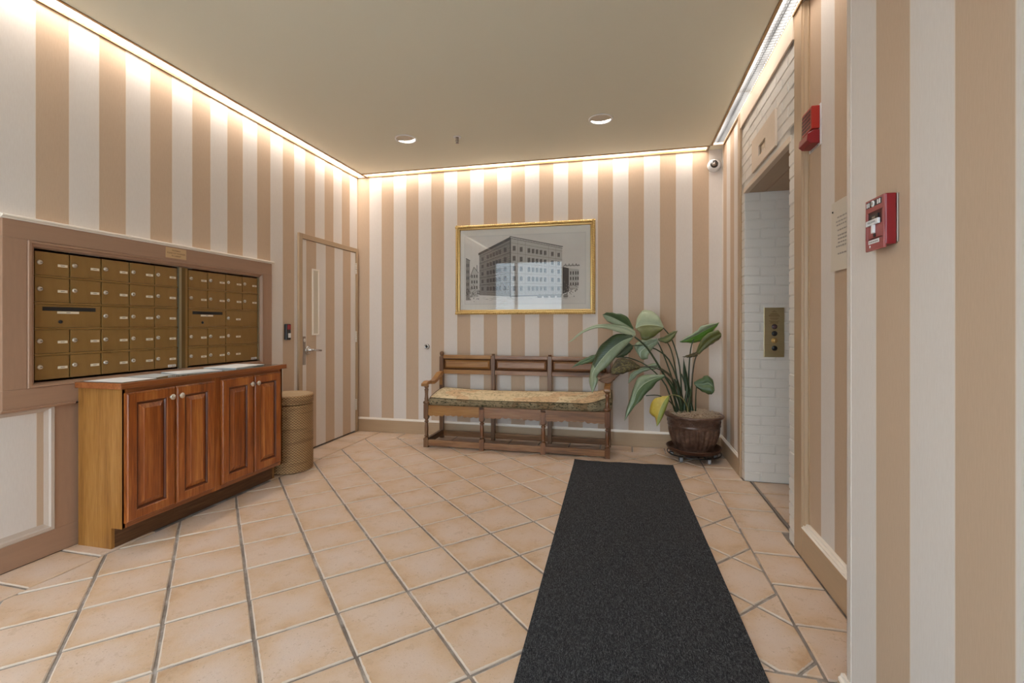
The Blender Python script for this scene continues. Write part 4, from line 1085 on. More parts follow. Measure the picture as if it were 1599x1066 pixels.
# paper notice pinned on the panelled wall
t = thing('paper_notice', 'pale paper notice with lines of text pinned right of the elevator', 'notice', rp((0, 2.30, 1.437)))
m = MB(); n = 10; vs = []
for i in range(n + 1):
    for j in range(n + 1):
        a, b = i / n, j / n; vs.append((-.0025 - .004 * (1 - b) ** 3 - .002 * math.sin(a * 3), 2.405 - .20 * a, 1.437 + .309 * b))
m.add(vs, [(i*(n+1)+j, (i+1)*(n+1)+j, (i+1)*(n+1)+j+1, i*(n+1)+j+1) for i in range(n) for j in range(n)], True)
pg = m.build('sheet', plain('cream_notice_paper', (.66, .575, .47), .7, vary=.03), t, rp)
m = MB(); random.seed(5)
for z in (1.670, 1.652, 1.636, 1.613, 1.590, 1.575, 1.559, 1.543, 1.510):
    y = 2.345 - random.uniform(0, .02)
    while y > 2.225:
        l = random.uniform(.010, .022); m.box(-.0082, -.0078, y - l, y, z - .003, z + .003); y -= l + .006
m.build('text_lines', M_GREYINK, pg, rp, kind='stuff')
m = MB(); m.lathe([(.0045, -.006), (.003, -.009), (.0001, -.010)], (0, 2.383, 1.704), 10, 'x'); m.build('tack', M_BLACK, t, rp)
# pull station on the near wall
PY0, PY1, PZa, PZb, PXF = 1.312, 1.402, 1.388, 1.520, .620
t = thing('fire_alarm_pull_station', 'red fire alarm pull station with a white handle on the near right wall', 'alarm', (XN, 1.357, PZa))
m = MB(); m.box(XN - .004, XN, PY0 - .004, PY1 + .002, PZa + .012, PZb - .002); m.build('back_box', M_STEELDK, t, bevel=.001)
m = MB(); m.box(PXF + .003, XN - .003, PY0, PY1 - .004, PZa + .008, PZb); m.build('housing', M_RED, t, bevel=.003)
m = MB()
for b in ((PY0 + .001, PY0 + .010, PZa + .028, PZb - .034), (PY1 - .012, PY1 - .001, PZa + .028, PZb - .034), (PY0 + .001, PY1 - .001, PZb - .034, PZb - .001), (PY0 + .001, PY1 - .001, PZa, PZa + .028)): m.box(PXF, PXF + .006, *b)
fc = m.build('face_plate', M_REDFACE, t, bevel=.0015)
m = MB(); m.box(PXF + .0025, PXF + .0035, PY0 + .008, PY1 - .010, PZa + .026, PZb - .032); m.build('recess', M_REDDK, t)
m = MB(); m.box(PXF + .0005, PXF + .003, 1.322, 1.388, 1.419, 1.452); m.build('handle_plate', M_REDFACE, t)
m = MB(); m.box(PXF - .001, PXF + .003, 1.338, 1.378, 1.462, 1.478); m.build('window', M_BLACK, t)
words('FIRE', .0085, M_SILVER, t, 'lettering', facing((0, -1, 0), (PXF - .0013, 1.358, 1.4695)))
m = MB(); m.prism([(1.328, 1.451), (1.386, 1.451), (1.386, 1.4645), (1.328, 1.4645)], 'x', PXF - .006, PXF); m.box(PXF - .006, PXF, 1.350, 1.3605, 1.430, 1.451)
hd = m.build('pull_handle', M_WHITEPL, t, bevel=.0008)
words('PULL DOWN', .0062, M_BLACKINK, hd, 'lettering', facing((0, -1, 0), (PXF - .0063, 1.357, 1.4578)))
m = MB(); m.box(PXF - .001, PXF + .001, 1.3505, 1.360, 1.421, 1.429); m.build('handle_slot', M_DARK, t)
m = MB(); m.box(PXF - .0006, PXF, 1.333, 1.384, 1.405, 1.4145); lb = m.build('lower_label', M_WHITEPL, t)
m = MB()
for k in range(5): m.box(PXF - .001, PXF - .0006, 1.338 + k * .0088, 1.3445 + k * .0088, 1.4083, 1.4110)
m.build('label_print', M_GREYINK, lb)
m = MB(); m.box(PXF - .0006, PXF, 1.322, 1.395, 1.4985, 1.5135); lb = m.build('upper_label', M_BLACKINK, t)
m = MB()
for a in (1.327, 1.336, 1.378, 1.387): m.box(PXF - .0012, PXF - .0006, a, a + .0055, 1.5005, 1.5115)
m.build('label_marks', M_WHITEPL, lb)
m = MB(); m.lathe([(.0082, 0), (.0080, -.0022), (.0001, -.0024)], (PXF, 1.362, 1.5058), 20, 'x'); sc = m.build('key_lock', M_WHITEPL, t)
m = MB(); m.lathe([(.0042, -.0022), (.0040, -.0030), (.0001, -.0031)], (PXF, 1.362, 1.5058), 14, 'x'); m.build('lock_core', M_STEELDK, sc)
m = MB(); m.lathe([(.0035, 0), (.0001, -.0008)], (PXF, 1.378, 1.3985), 12, 'x'); m.build('emblem', M_WHITEPL, t)

# ================================================================== BENCH
BX0, BX1, BF, BK = -1.868, -.126, 4.280, 4.682
t = thing('bench', 'long antique oak bench with turned legs and a panelled back', 'bench', ((BX0 + BX1) / 2, (BF + BK) / 2, 0))
XS = [-1.868, -1.300, -.708, -.126]
def turned(m, x, y, z0, z1, r):
    h = z1 - z0
    pf = [(r*.92, 0), (r*.98, .03), (r*.62, .055), (r*.60, .075), (r*.95, .10), (r*.98, .125), (r*.70, .15), (r*.66, .20), (r*.80, .40), (r*.82, .52), (r*.72, .66), (r*.60, .76), (r*.58, .79), (r*.95, .82), (r*.98, .85), (r*.66, .88), (r*.62, .93), (r*.98, .965), (r*.92, 1)]
    m.lathe([(a, z0 + b * h) for a, b in pf], (x, y, 0), 18)
for i, x in enumerate(XS):
    outer = i in (0, 3); w = .023 if outer else .024
    m = MB(); m.box(x - w, x + w, BF - w, BF + w, 0, .088 if outer else .104)
    turned(m, x, BF, .088 if outer else .104, .282, w)
    m.box(x - w, x + w, BF - w, BF + w, .282, .420 if outer else .392)
    m.build('leg', M_BENCH_V if i == 0 else M_BENCH_RED, t, bevel=.003)
    if outer:
        m = MB(); m.lathe([(.021, .418), (.029, .424), (.035, .434), (.031, .446), (.020, .452), (.0185, .458), (.021, .470), (.0165, .490), (.0155, .52), (.018, .550), (.0215, .565), (.015, .572), (.0150, .577), (.022, .585), (.024, .602)], (x, BF, 0), 18)
        m.build('arm_support', M_BENCH_RED if i else M_BENCH_V, t)
    m = MB(); m.box(x - .021, x + .021, BK - .020, BK + .020, 0, .862 if outer else .878)
    if outer: m.lathe([(.021, .862), (.018, .868), (.016, .874), (.021, .880), (.0245, .893), (.021, .908), (.010, .916), (.0001, .917)], (x, BK, 0), 16)
    else: m.lathe([(.018, .878), (.014, .882), (.020, .888), (.016, .895), (.0001, .897)], (x, BK, 0), 14)
    m.build('back_post', M_BENCH_V, t, bevel=.003)
for i in range(3):
    a, b = XS[i] + .022, XS[i + 1] - .022
    # front apron with a scalloped lower edge
    n = 48; low = []
    for k in range(n + 1):
        s = k / n; z = .318 - .011 * abs(math.sin(s * PI * 9)) ** .7 + (.007 if .30 < s < .70 else 0)
        low.append((a + (b - a) * s, z))
    m = MB(); m.prism(low + [(b, .412), (a, .412)], 'y', BF - .016, BF + .006); m.build('apron', M_BENCH_GOLD if i == 0 else M_BENCH, t)
    m = MB(); m.box(a, b, BF - .018, BF + .018, .016, .074); m.build('front_stretcher', M_BENCH, t, bevel=.004)
    m = MB(); m.box(a, b, BK - .014, BK + .014, .020, .076); m.build('rear_stretcher', M_BENCH, t, bevel=.003)
    m = MB(); m.box(a, b, BK - .016, BK + .012, .842, .878); m.build('top_rail', M_BENCH_GOLD if i == 0 else M_BENCH, t, bevel=.003)
    m = MB(); m.box(a, b, BK - .016, BK + .012, .680, .724); m.build('lower_rail', M_BENCH_GOLD if i == 0 else M_BENCH, t, bevel=.003)
    m = MB(); m.box(a, b, BK - .014, BK + .014, .330, .400); m.build('rear_apron', M_BENCH, t, bevel=.002)
    # raised panel: dark bevelled surround and a paler field
    m = MB()
    def rg(y, d): return [(a + d, y, .724 + d), (b - d, y, .724 + d), (b - d, y, .842 - d), (a + d, y, .842 - d)]
    R = [rg(BK - .016, 0), rg(BK - .018, .003), rg(BK - .006, .012), rg(BK - .002, .016)]
    vs = sum(R, []); f = []
    for k in range(3):
        for q in range(4): f.append((k*4+q, k*4+(q+1) % 4, k*4+4+(q+1) % 4, k*4+4+q))
    m.add(vs, f); pn = m.build('panel_moulding', M_BENCH_DK, t)
    m = MB(); R = [rg(BK - .001, .014), rg(BK - .002, .016), rg(BK - .014, .030), rg(BK - .015, .032)]
    m.add(sum(R, []), f); m.add(R[-1], [(0, 1, 2, 3)]); m.add([(p[0], p[1] + .008, p[2]) for p in R[0]], [(3, 2, 1, 0)])
    m.build('raised_panel', M_BENCH_GOLD if i == 0 else M_BENCH, pn)
for x in (BX0, BX1):
    m = MB(); m.box(x - .017, x + .017, BF + .022, BK - .020, .028, .084); m.build('side_stretcher', M_BENCH_Y, t, bevel=.004)
    m = MB(); m.box(x - .014, x + .014, BF + .022, BK - .020, .330, .405); m.build('side_apron', M_BENCH_Y, t, bevel=.002)
    up = [(4.212, .604), (4.214, .628), (4.235, .634), (4.275, .646), (4.320, .648), (4.375, .638), (4.430, .634), (4.485, .646), (4.540, .674), (4.600, .700), (4.663, .708)]
    dn = [(4.663, .664), (4.610, .656), (4.550, .632), (4.490, .610), (4.430, .600), (4.375, .604), (4.320, .614), (4.280, .612), (4.262, .600), (4.230, .598)]
    m = MB(); m.prism(up + dn, 'x', x - .030, x + .026); m.build('armrest', M_BENCH_GOLD, t, bevel=.005)
    m = MB(); m.prism([(4.663, .660), (4.663, .560), (4.652, .560), (4.648, .610), (4.630, .640), (4.610, .655)], 'x', x - .014, x + .014); m.build('arm_bracket', M_BENCH_GOLD, t, bevel=.002)
m = MB(); m.box(BX0 - .018, BX1 + .018, BF + .024, BK - .021, .400, .414); m.build('seat_board', M_BENCH, t)

# tapestry cushion
ct = thing('seat_cushion', 'long worn floral tapestry cushion lying on the oak bench', 'cushion', (-1.0, 4.45, .415))
NX, NY = 64, 12; CXa, CXb, CYa, CYb = -1.842, -.096, 4.262, 4.655
def cus(s, q):
    """top surface height and outline"""
    x = CXa + (CXb - CXa) * s; y = CYa + (CYb - CYa) * q
    e = min(1, max(0, (s - .915) / .05)); y += (1 - q) * .052 * e * e * (3 - 2 * e)
    e = min(1, max(0, (.02 - s) / .02)); y += (1 - q) * .03 * e
    sag = .018 * math.sin(PI * s) + .006 * math.sin(7 * s)
    right = .060 * max(0, (s - .86) / .14) ** 1.5
    z = .494 + .050 * math.sin(min(1, q * 1.15) * PI * .52) - sag * (.6 + .4 * q) + right * (1 - .35 * q)
    e = min(s / .02, (1 - s) / .02, 1); z -= .016 * (1 - e) ** 2
    e = min(q / .10, (1 - q) / .10, 1); z -= .006 * (1 - e) ** 2
    return x, y, z
m = MB(); vs = [cus(i / NX, j / NY) for i in range(NX + 1) for j in range(NY + 1)]; W = NY + 1
m.add(vs, [(i*W+j, (i+1)*W+j, (i+1)*W+j+1, i*W+j+1) for i in range(NX) for j in range(NY)], True)
m.build('cover', M_TAP, ct)
edge = [(i, 0) for i in range(NX + 1)] + [(NX, j) for j in range(1, NY + 1)] + [(i, NY) for i in range(NX - 1, -1, -1)] + [(0, j) for j in range(NY - 1, 0, -1)]
tp = [cus(i / NX, j / NY) for i, j in edge]; n = len(tp)
def bulge(p, k, K=5):
    cx, cy = -.97, 4.46; b = .012 * math.sin(PI * k / K); dx = (1 if p[0] > -.11 else -1 if p[0] < -1.83 else 0); dy = (-1 if p[1] < 4.32 else 1 if p[1] > 4.64 else 0)
    lift = .012 * max(0, (p[0] + .35) / .25) ** 2 if p[0] > -.35 else 0
    zb = .4155
    return (p[0] + dx * b, p[1] + dy * b * (1 if dy < 0 else .3), p[2] + (zb - p[2]) * k / K)
m = MB(); vs = [bulge(p, k) for k in range(6) for p in tp]
m.add(vs, [(k*n+i, k*n+(i+1) % n, (k+1)*n+(i+1) % n, (k+1)*n+i) for k in range(5) for i in range(n)], True)
m.add([bulge(p, 5) for p in tp], [tuple(range(n))])
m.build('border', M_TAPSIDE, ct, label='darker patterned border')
m = MB(); m.tube(tp + tp[:1], .0042, 6, cap=False); m.build('piping', M_PIPING, ct)

# ================================================================== FLOOR MAT
t = thing('floor_mat', 'long charcoal ribbed carpet runner on the terracotta floor', 'mat', (0, 2, 0))
A_, B_, C_, D_ = (-.405, 4.119), (.422, 4.161), (.528, -.42), (-.310, -.42)
def mp(s, q):
    a = (A_[0] + (B_[0]-A_[0])*s, A_[1] + (B_[1]-A_[1])*s); b = (D_[0] + (C_[0]-D_[0])*s, D_[1] + (C_[1]-D_[1])*s)
    return (a[0] + (b[0]-a[0])*q, a[1] + (b[1]-a[1])*q)
m = MB(); n, k = 14, 70; vs = []
for i in range(n + 1):
    for j in range(k + 1):
        s, q = i / n, j / k; x, y = mp(s, q)
        up = .012 * max(0, 1 - (s * .83 + q * 4.5) / .16) ** 2 + .003 * max(0, 1 - q / .02) * abs(math.sin(s * 9))
        vs.append((x, y, .0095 + up + .0006 * math.sin(x * 40 + y * 13)))
m.add(vs, [(i*(k+1)+j, i*(k+1)+j+1, (i+1)*(k+1)+j+1, (i+1)*(k+1)+j) for i in range(n) for j in range(k)], True)
m.build('pile', M_CARPET, t)
m = MB(); rim = [(i / n, 0) for i in range(n + 1)] + [(1, j / k) for j in range(1, k + 1)] + [(i / n, 1) for i in range(n - 1, -1, -1)] + [(0, j / k) for j in range(k - 1, 0, -1)]
tp = [vs[round(s * n) * (k + 1) + round(q * k)] for s, q in rim]; N = len(tp)
m.add(tp + [(p[0], p[1], .0006 + max(0, p[2] - .0102)) for p in tp], [(i, (i+1) % N, N + (i+1) % N, N + i) for i in range(N)])
m.add([(p[0], p[1], .0006 + max(0, p[2] - .0102)) for p in tp], [tuple(range(N))]); m.build('backing', M_CARPETEDGE, t)

# ================================================================== POTTED PLANT
PC = (.628, 4.455)
t = thing('plant_caddy', 'round brown saucer on a low iron caddy with grey wheels under the plant', 'plant stand', (PC[0], PC[1], 0))
c = (PC[0], PC[1], 0)
m = MB(); m.lathe([(.0001, .072), (.205, .072), (.222, .080), (.232, .106), (.238, .112), (.232, .115), (.222, .110), (.212, .086), (.200, .080), (.0001, .080)], c, 48); m.build('saucer', M_SAUCER, t)
m = MB()
def hoop(m, r, z, w): m.tube([(c[0] + r * math.cos(a), c[1] + r * math.sin(a), z) for a in [2*PI*i/40 for i in range(41)]], w, 7, cap=False)
hoop(m, .226, .055, .0055); hoop(m, .150, .055, .0050)
for k in range(4):
    a = k * PI / 2 + .3; m.tube([(c[0] - .226*math.cos(a), c[1] - .226*math.sin(a), .064), (c[0] + .226*math.cos(a), c[1] + .226*math.sin(a), .064)], .005, 6)
m.build('iron_ring', M_IRON, t)
for k in range(5):
    a = -PI / 2 + .56 - k * 2 * PI / 5; w = (c[0] + .195 * math.cos(a), c[1] + .195 * math.sin(a), .0225)
    m = MB(); m.lathe([(.008, -.013), (.020, -.013), (.0225, -.009), (.0225, .009), (.020, .013), (.008, .013)], w, 20, 'x'); wh = m.build('wheel', M_CASTER, t)
    m = MB(); m.box(w[0] - .018, w[0] - .014, w[1] - .010, w[1] + .010, .018, .050); m.box(w[0] + .014, w[0] + .018, w[1] - .010, w[1] + .010, .018, .050); m.box(w[0] - .018, w[0] + .018, w[1] - .012, w[1] + .012, .046, .052)
    m.build('fork', M_IRON, wh)

t = thing('potted_plant', 'tall bird of paradise plant with drooping leaves in a fluted brown pot', 'plant', (PC[0], PC[1], .0805))
def flute(a, z):
    if z < .120 or z > .292: return 1
    k = math.sin(PI * (z - .120) / .172) ** .5
    return 1 + .030 * k * math.cos(a * 28)
m = MB()
pf = [(.0001, .0815), (.150, .0815), (.158, .088), (.162, .100)] + [(.162 + .055 * (1 - (1 - q) ** 1.6), .105 + q * .190) for q in [i / 12 for i in range(13)]]
pf += [(.222, .300), (.226, .305), (.222, .311), (.2225, .318), (.2265, .368), (.230, .374), (.244, .378), (.252, .387), (.250, .397), (.240, .402), (.226, .398), (.215, .385), (.205, .360)]
m.lathe(pf, c, 224, mod=flute); POT = m.build('pot', M_POT, t)
m = MB(); random.seed(9)
for k in range(14):                                            # embossed scroll band
    a0 = k * 2 * PI / 14
    pts = []
    for i in range(15):
        th = i / 14 * 2.4 * PI; r = .020 * (1 - i / 18); aa = a0 + r * math.cos(th) / .225; z = .343 + r * math.sin(th) * (1 if k % 2 else -1)
        pts.append((c[0] + .2255 * math.cos(aa), c[1] + .2255 * math.sin(aa), z))
    m.tube(pts, .0035, 5)
m.build('embossed_band', M_POT, POT)
m = MB(); n = 26; rr = 9; vs = []
for j in range(rr + 1):
    for i in range(n):
        r = .212 * j / rr; a = 2*PI*i/n; vs.append((c[0] + r*math.cos(a), c[1] + r*math.sin(a), .388 + .028 * (1 - (j/rr)**2) + random.uniform(-.007, .009) * (j < rr)))
m.add(vs, [(j*n+i, j*n+(i+1) % n, (j+1)*n+(i+1) % n, (j+1)*n+i) for j in range(rr) for i in range(n)], True); SO = m.build('soil', M_SOIL, t)
m = MB()
for k in range(520):
    a = random.uniform(0, 2*PI); r = .21 * math.sqrt(random.random()); p = Vector((c[0] + r*math.cos(a), c[1] + r*math.sin(a), .400 + .022 * (1 - (r/.21)**2)))
    b = random.uniform(0, 2*PI); l = random.uniform(.012, .038); q = p + Vector((math.cos(b)*l, math.sin(b)*l, random.uniform(-.003, .016)))
    m.tube([p, (p + q) / 2 + Vector((0, 0, .006)), q], random.uniform(.0012, .0030), 4, cap=False)
m.build('moss_fibres', M_MOSS, SO, kind='stuff')

LEAVES={'l1':([((0.104,4.46,1.157),(0.104,4.456,1.167),(0.104,4.463,1.147)),((0.021,4.44,1.208),(0.043,4.413,1.276),(0.028,4.46,1.141)),((-0.07,4.42,1.258),(-0.055,4.38,1.303),(-0.071,4.45,1.192)),((-0.138,4.4,1.285),(-0.126,4.36,1.311),(-0.139,4.43,1.239))],(-0.173,4.38,1.291)),'l1b':([((0.125,4.42,1.103),(0.118,4.423,1.142),(0.11,4.417,1.088)),((0.035,4.41,1.157),(0.028,4.422,1.188),(0.058,4.398,1.103)),((-0.085,4.4,1.185),(-0.093,4.424,1.203),(-0.07,4.376,1.142)),((-0.199,4.39,1.192),(-0.2,4.42,1.203),(-0.182,4.36,1.168)),((-0.329,4.38,1.152),(-0.334,4.41,1.159),(-0.322,4.35,1.138)),((-0.437,4.37,1.067),(-0.443,4.4,1.072),(-0.431,4.34,1.06))],(-0.491,4.36,1.026)),'l2':([((0.102,4.4,1.088),(0.08,4.405,1.109),(0.098,4.4,1.076)),((0.005,4.381,1.05),(-0.04,4.398,1.114),(0.043,4.381,1.012)),((-0.099,4.363,0.973),(-0.138,4.396,1.056),(-0.039,4.363,0.92)),((-0.189,4.344,0.873),(-0.214,4.394,0.97),(-0.114,4.344,0.828)),((-0.249,4.326,0.781),(-0.275,4.376,0.814),(-0.196,4.326,0.759)),((-0.263,4.307,0.721),(-0.292,4.357,0.722),(-0.218,4.307,0.722)),((-0.262,4.289,0.662),(-0.292,4.339,0.67),(-0.209,4.289,0.694))],(-0.258,4.27,0.577)),'l3':([((-0.233,4.46,0.898),(-0.233,4.462,0.923),(-0.241,4.458,0.855)),((-0.319,4.46,0.862),(-0.321,4.48,0.89),(-0.326,4.44,0.833)),((-0.398,4.46,0.825),(-0.397,4.48,0.849),(-0.4,4.44,0.814))],(-0.465,4.46,0.789)),'l4':([((0.37,4.47,1.172),(0.371,4.476,1.183),(0.367,4.463,1.159)),((0.32,4.47,1.188),(0.331,4.5,1.273),(0.318,4.435,1.116)),((0.246,4.47,1.195),(0.268,4.53,1.325),(0.25,4.4,1.071)),((0.179,4.47,1.188),(0.189,4.53,1.329),(0.184,4.4,1.061)),((0.142,4.47,1.172),(0.139,4.53,1.258),(0.157,4.4,1.127))],(0.122,4.47,1.164)),'l5':([((0.319,4.46,1.06),(0.323,4.462,1.072),(0.328,4.458,1.051)),((0.392,4.453,1.085),(0.376,4.473,1.091),(0.398,4.433,1.033)),((0.442,4.447,1.113),(0.437,4.467,1.131),(0.455,4.427,1.08))],(0.488,4.44,1.144)),'l6':([((0.322,4.5,1.056),(0.315,4.503,1.074),(0.328,4.497,1.033)),((0.263,4.5,1.017),(0.234,4.52,1.067),(0.276,4.48,0.979)),((0.203,4.5,0.98),(0.159,4.53,1.046),(0.239,4.47,0.92)),((0.165,4.5,0.937),(0.113,4.53,0.99),(0.228,4.47,0.883))],(0.176,4.5,0.877)),'l6b':([((0.097,4.5,1.007),(0.059,4.502,1.033),(0.1,4.498,0.979)),((0.036,4.493,0.975),(0.005,4.513,1.009),(0.066,4.473,0.936)),((-0.018,4.487,0.928),(-0.044,4.507,0.95),(0.008,4.467,0.898))],(-0.059,4.48,0.89)),'l7':([((0.162,4.42,0.812),(0.155,4.423,0.825),(0.155,4.417,0.798)),((0.08,4.405,0.834),(0.069,4.425,0.88),(0.083,4.385,0.779)),((-0.002,4.39,0.823),(-0.025,4.42,0.887),(0.008,4.36,0.753)),((-0.062,4.375,0.785),(-0.079,4.405,0.827),(-0.051,4.345,0.747))],(-0.102,4.36,0.753)),'l7b':([((-0.022,4.38,0.738),(-0.016,4.382,0.753),(-0.04,4.378,0.724)),((-0.092,4.373,0.718),(-0.1,4.393,0.75),(-0.075,4.353,0.687)),((-0.152,4.367,0.699),(-0.164,4.387,0.738),(-0.123,4.347,0.659))],(-0.211,4.36,0.686)),'l8':([((0.322,4.5,0.805),(0.317,4.502,0.848),(0.316,4.499,0.791)),((0.233,4.5,0.794),(0.249,4.513,0.83),(0.24,4.493,0.777)),((0.15,4.5,0.765),(0.143,4.52,0.782),(0.157,4.49,0.743)),((0.089,4.5,0.714),(0.078,4.52,0.738),(0.106,4.49,0.692))],(0.057,4.5,0.648)),'l9':([((0.371,4.38,0.74),(0.369,4.383,0.751),(0.374,4.379,0.729)),((0.284,4.362,0.714),(0.241,4.374,0.751),(0.312,4.358,0.691)),((0.196,4.343,0.669),(0.153,4.367,0.728),(0.256,4.335,0.626)),((0.13,4.325,0.594),(0.106,4.355,0.645),(0.203,4.315,0.58)),((0.1,4.307,0.505),(0.079,4.337,0.553),(0.172,4.297,0.536)),((0.056,4.288,0.417),(0.038,4.318,0.426),(0.101,4.278,0.462))],(0.023,4.27,0.344)),'l10':([((0.39,4.24,0.585),(0.339,4.245,0.578),(0.401,4.24,0.586)),((0.353,4.23,0.535),(0.263,4.263,0.536),(0.392,4.23,0.535)),((0.322,4.22,0.47),(0.238,4.27,0.428),(0.363,4.22,0.454)),((0.299,4.21,0.391),(0.281,4.26,0.387),(0.332,4.21,0.382))],(0.293,4.2,0.321)),'l11':([((0.513,4.5,1.044),(0.516,4.498,1.048),(0.518,4.503,1.04)),((0.579,4.504,1.065),(0.592,4.494,1.099),(0.595,4.519,1.033)),((0.659,4.508,1.104),(0.656,4.488,1.141),(0.686,4.538,1.041)),((0.745,4.512,1.153),(0.702,4.492,1.188),(0.774,4.542,1.102)),((0.812,4.516,1.188),(0.799,4.496,1.209),(0.831,4.546,1.171))],(0.853,4.52,1.218)),'l12':([((0.659,4.46,0.939),(0.65,4.458,0.962),(0.67,4.462,0.93)),((0.708,4.455,1.008),(0.681,4.442,1.046),(0.739,4.468,0.991)),((0.763,4.45,1.068),(0.73,4.43,1.113),(0.803,4.47,1.037)),((0.825,4.445,1.106),(0.821,4.425,1.15),(0.852,4.465,1.078))],(0.856,4.44,1.114)),'l12b':([((0.663,4.46,0.947),(0.66,4.461,0.959),(0.661,4.459,0.918)),((0.594,4.455,0.923),(0.603,4.465,0.936),(0.593,4.445,0.904))],(0.531,4.45,0.909)),'l13':([((0.625,4.42,0.672),(0.626,4.422,0.688),(0.646,4.418,0.642)),((0.701,4.415,0.674),(0.692,4.428,0.725),(0.688,4.402,0.61)),((0.742,4.41,0.684),(0.729,4.43,0.749),(0.746,4.39,0.587)),((0.776,4.405,0.656),(0.781,4.425,0.713),(0.774,4.385,0.595))],(0.793,4.4,0.62)),'l14':([((0.585,4.47,0.588),(0.556,4.471,0.602),(0.607,4.469,0.582)),((0.559,4.47,0.755),(0.541,4.48,0.753),(0.573,4.46,0.756)),((0.549,4.47,0.83),(0.541,4.48,0.829),(0.556,4.46,0.831))],(0.543,4.47,0.903))}
STEMS={'p1':[(0.522,4.45,0.475),(0.376,4.43,0.739),(0.228,4.41,0.982),(0.113,4.4,1.088)],'p4':[(0.531,4.47,0.472),(0.51,4.47,0.814),(0.445,4.47,1.058),(0.367,4.47,1.171)],'p5':[(0.518,4.48,0.478),(0.474,4.47,0.798),(0.436,4.46,0.966),(0.395,4.45,1.05)],'p6':[(0.513,4.5,0.467),(0.44,4.5,0.733),(0.367,4.5,0.94),(0.318,4.5,1.048)],'p6b':[(0.547,4.48,0.494),(0.44,4.5,0.841),(0.322,4.5,0.963),(0.188,4.5,1.003),(0.094,4.5,1.002)],'p3':[(0.455,4.43,0.456),(0.376,4.43,0.671),(0.23,4.44,0.819),(0.081,4.46,0.887),(-0.04,4.46,0.898),(-0.233,4.46,0.898)],'p7':[(0.535,4.44,0.5),(0.432,4.42,0.726),(0.287,4.42,0.81),(0.162,4.42,0.812)],'p9':[(0.502,4.4,0.49),(0.436,4.38,0.671),(0.374,4.38,0.74)],'p8':[(0.535,4.5,0.475),(0.455,4.5,0.703),(0.381,4.5,0.778),(0.322,4.5,0.808)],'p10':[(0.56,4.36,0.473),(0.511,4.3,0.559),(0.443,4.25,0.593),(0.388,4.22,0.588)],'p10b':[(0.46,4.38,0.459),(0.396,4.34,0.533),(0.309,4.32,0.574),(0.208,4.3,0.57)],'p11':[(0.593,4.5,0.47),(0.593,4.5,0.768),(0.61,4.5,0.982),(0.636,4.5,1.07)],'p12':[(0.613,4.47,0.476),(0.616,4.46,0.712),(0.638,4.46,0.878),(0.666,4.46,0.947)],'p13':[(0.642,4.44,0.474),(0.642,4.43,0.566),(0.646,4.42,0.657)],'s1':[(0.548,4.43,0.46),(0.572,4.45,0.621),(0.555,4.46,0.74)],'s2':[(0.574,4.41,0.462),(0.598,4.43,0.579),(0.608,4.45,0.652)],'s3':[(0.518,4.42,0.461),(0.491,4.43,0.621),(0.463,4.44,0.71)],'s4':[(0.606,4.44,0.455),(0.573,4.46,0.62),(0.524,4.47,0.754)],'s5':[(0.487,4.46,0.452),(0.451,4.46,0.585),(0.415,4.46,0.676)]}
def cr(P, t_):
    """Catmull-Rom through points"""
    n = len(P) - 1; x = min(max(t_ * n, 0), n - 1e-6); i = int(x); f = x - i
    p0, p1, p2, p3 = P[max(i-1, 0)], P[i], P[i+1], P[min(i+2, n)]
    return Vector([.5 * (2*p1[k] + (p2[k]-p0[k])*f + (2*p0[k]-5*p1[k]+4*p2[k]-p3[k])*f*f + (3*p1[k]-p0[k]-3*p2[k]+p3[k])*f**3) for k in range(3)])
LM = dict(l1=ML_SHEEN, l1b=ML_PALE, l2=ML_SHEEN, l3=ML_MID, l4=ML_PALE, l5=ML_OLIVE, l6=ML_SHEEN, l6b=ML_DARK, l7=ML_BROWN, l7b=ML_DRY, l8=ML_SHEEN, l9=ML_SHEEN, l10=(ML_YELLOW, ML_LIME), l11=ML_BRIGHT, l12=ML_OLIVE, l12b=ML_BROWN, l13=ML_MID, l14=ML_DARK)
TWO = dict(l1=(ML_MID, ML_PALE), l2=(ML_DARK, ML_SHEEN), l4=(ML_PALE, ML_OLIVE), l9=(ML_SHEEN, ML_MID), l11=(ML_SHEEN, ML_BRIGHT))  # the large leaf's halves are coloured as shaded and lit
LL = dict(l10='yellowing leaf', l7b='dried brown leaf', l7='half withered leaf', l11='bright green leaf', l4='broad pale leaf at the top', l2='large glossy leaf hanging over the bench', l14='rolled new leaf')
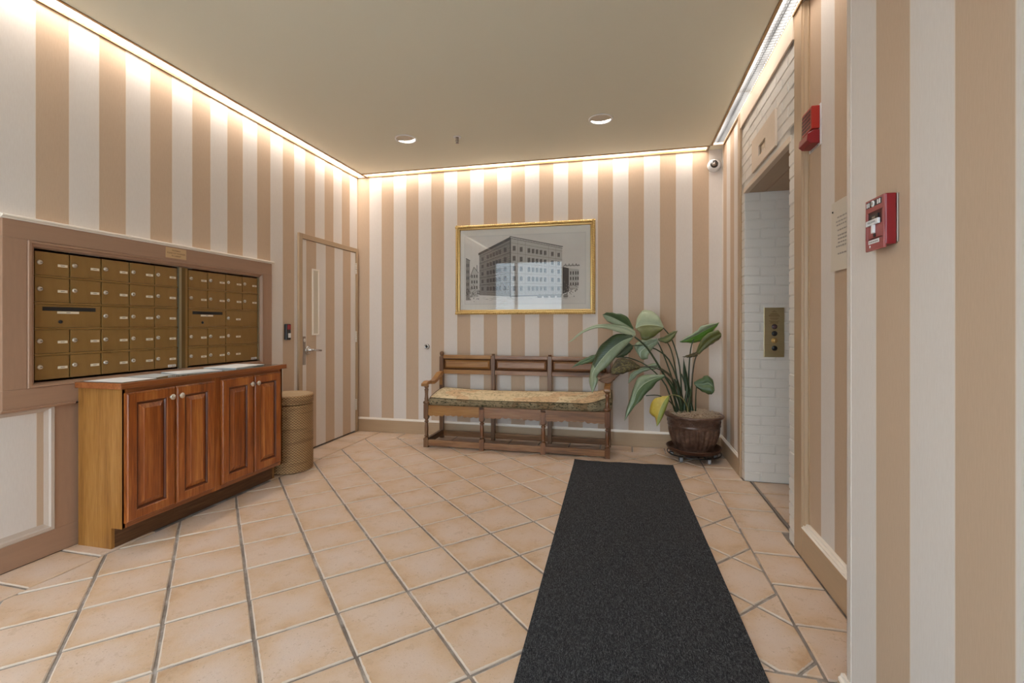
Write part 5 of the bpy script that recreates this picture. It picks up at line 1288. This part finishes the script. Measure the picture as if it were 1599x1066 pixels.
for key, (rows, tip) in LEAVES.items():
    Sp = [r[0] for r in rows] + [tip]; Lf = [r[1] for r in rows] + [tip]; Rt = [r[2] for r in rows] + [tip]
    n = 26; vs = []; uv = []; W = 9
    for i in range(n + 1):
        u = i / n; a, s, b = cr(Lf, u), cr(Sp, u), cr(Rt, u)
        wav = .0022 * math.sin(u * 31 + len(key)) 
        for j in range(W):
            q = j / (W - 1)
            p = a.lerp(s, q * 2) if q <= .5 else s.lerp(b, q * 2 - 1)
            w = (q * 2 if q <= .5 else 2 - q * 2)
            p = p + Vector((0, -.018 * math.sin(PI * w) * (.4 if key == 'l10' else 1) * min(1, 4 * u * (1 - u) + .05), wav * (1 - w)))   # each half blade is cupped
            vs.append(p); uv.append((u, q))
    m = MB(); mats = TWO.get(key) or (LM[key] if isinstance(LM[key], tuple) else (LM[key],))
    for i in range(n):
        for j in range(W - 1):
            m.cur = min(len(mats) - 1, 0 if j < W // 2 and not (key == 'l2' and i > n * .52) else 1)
            m.add([], []); m.f.append([i*W+j, (i+1)*W+j, (i+1)*W+j+1, i*W+j+1]); m.mi.append(m.cur); m.sm.append(True)
    m.v = [tuple(p) for p in vs]
    o = m.build('leaf', list(mats), t, keep=True, label=LL.get(key))
    ul = o.data.uv_layers.new(name='UVMap')
    for lp in o.data.loops: ul.data[lp.index].uv = uv[lp.vertex_index]
    md = o.modifiers.new('thickness', 'SOLIDIFY'); md.thickness = .0012; md.offset = 0
RAD = dict(p1=(.013, .0075), p4=(.010, .005), p5=(.009, .0045), p6=(.010, .005), p6b=(.010, .005), p3=(.009, .004), p7=(.010, .005), p9=(.011, .005), p8=(.008, .004), p10=(.006, .0035), p10b=(.008, .004), p11=(.010, .0045), p12=(.010, .005), p13=(.008, .004), s1=(.024, .006), s2=(.026, .004), s3=(.024, .007), s4=(.026, .006), s5=(.020, .006))
for key, pts in STEMS.items():
    r0, r1 = RAD[key]; pts = [tuple(p) for p in pts]
    if pts[0][2] > .395: pts = [(PC[0] + (pts[0][0] - PC[0]) * .92, pts[0][1] + (PC[1] - pts[0][1]) * .3, .392)] + pts
    n = 16; P = [cr(pts, i / n) for i in range(n + 1)]
    m = MB(); m.tube(P, [r0 + (r1 - r0) * (i / n) ** .7 for i in range(n + 1)], 7)
    m.build('leaf_stalk', M_STEMY if key == 'p10' else M_STEMB if key in ('p7', 'p12') else M_STEM, t)
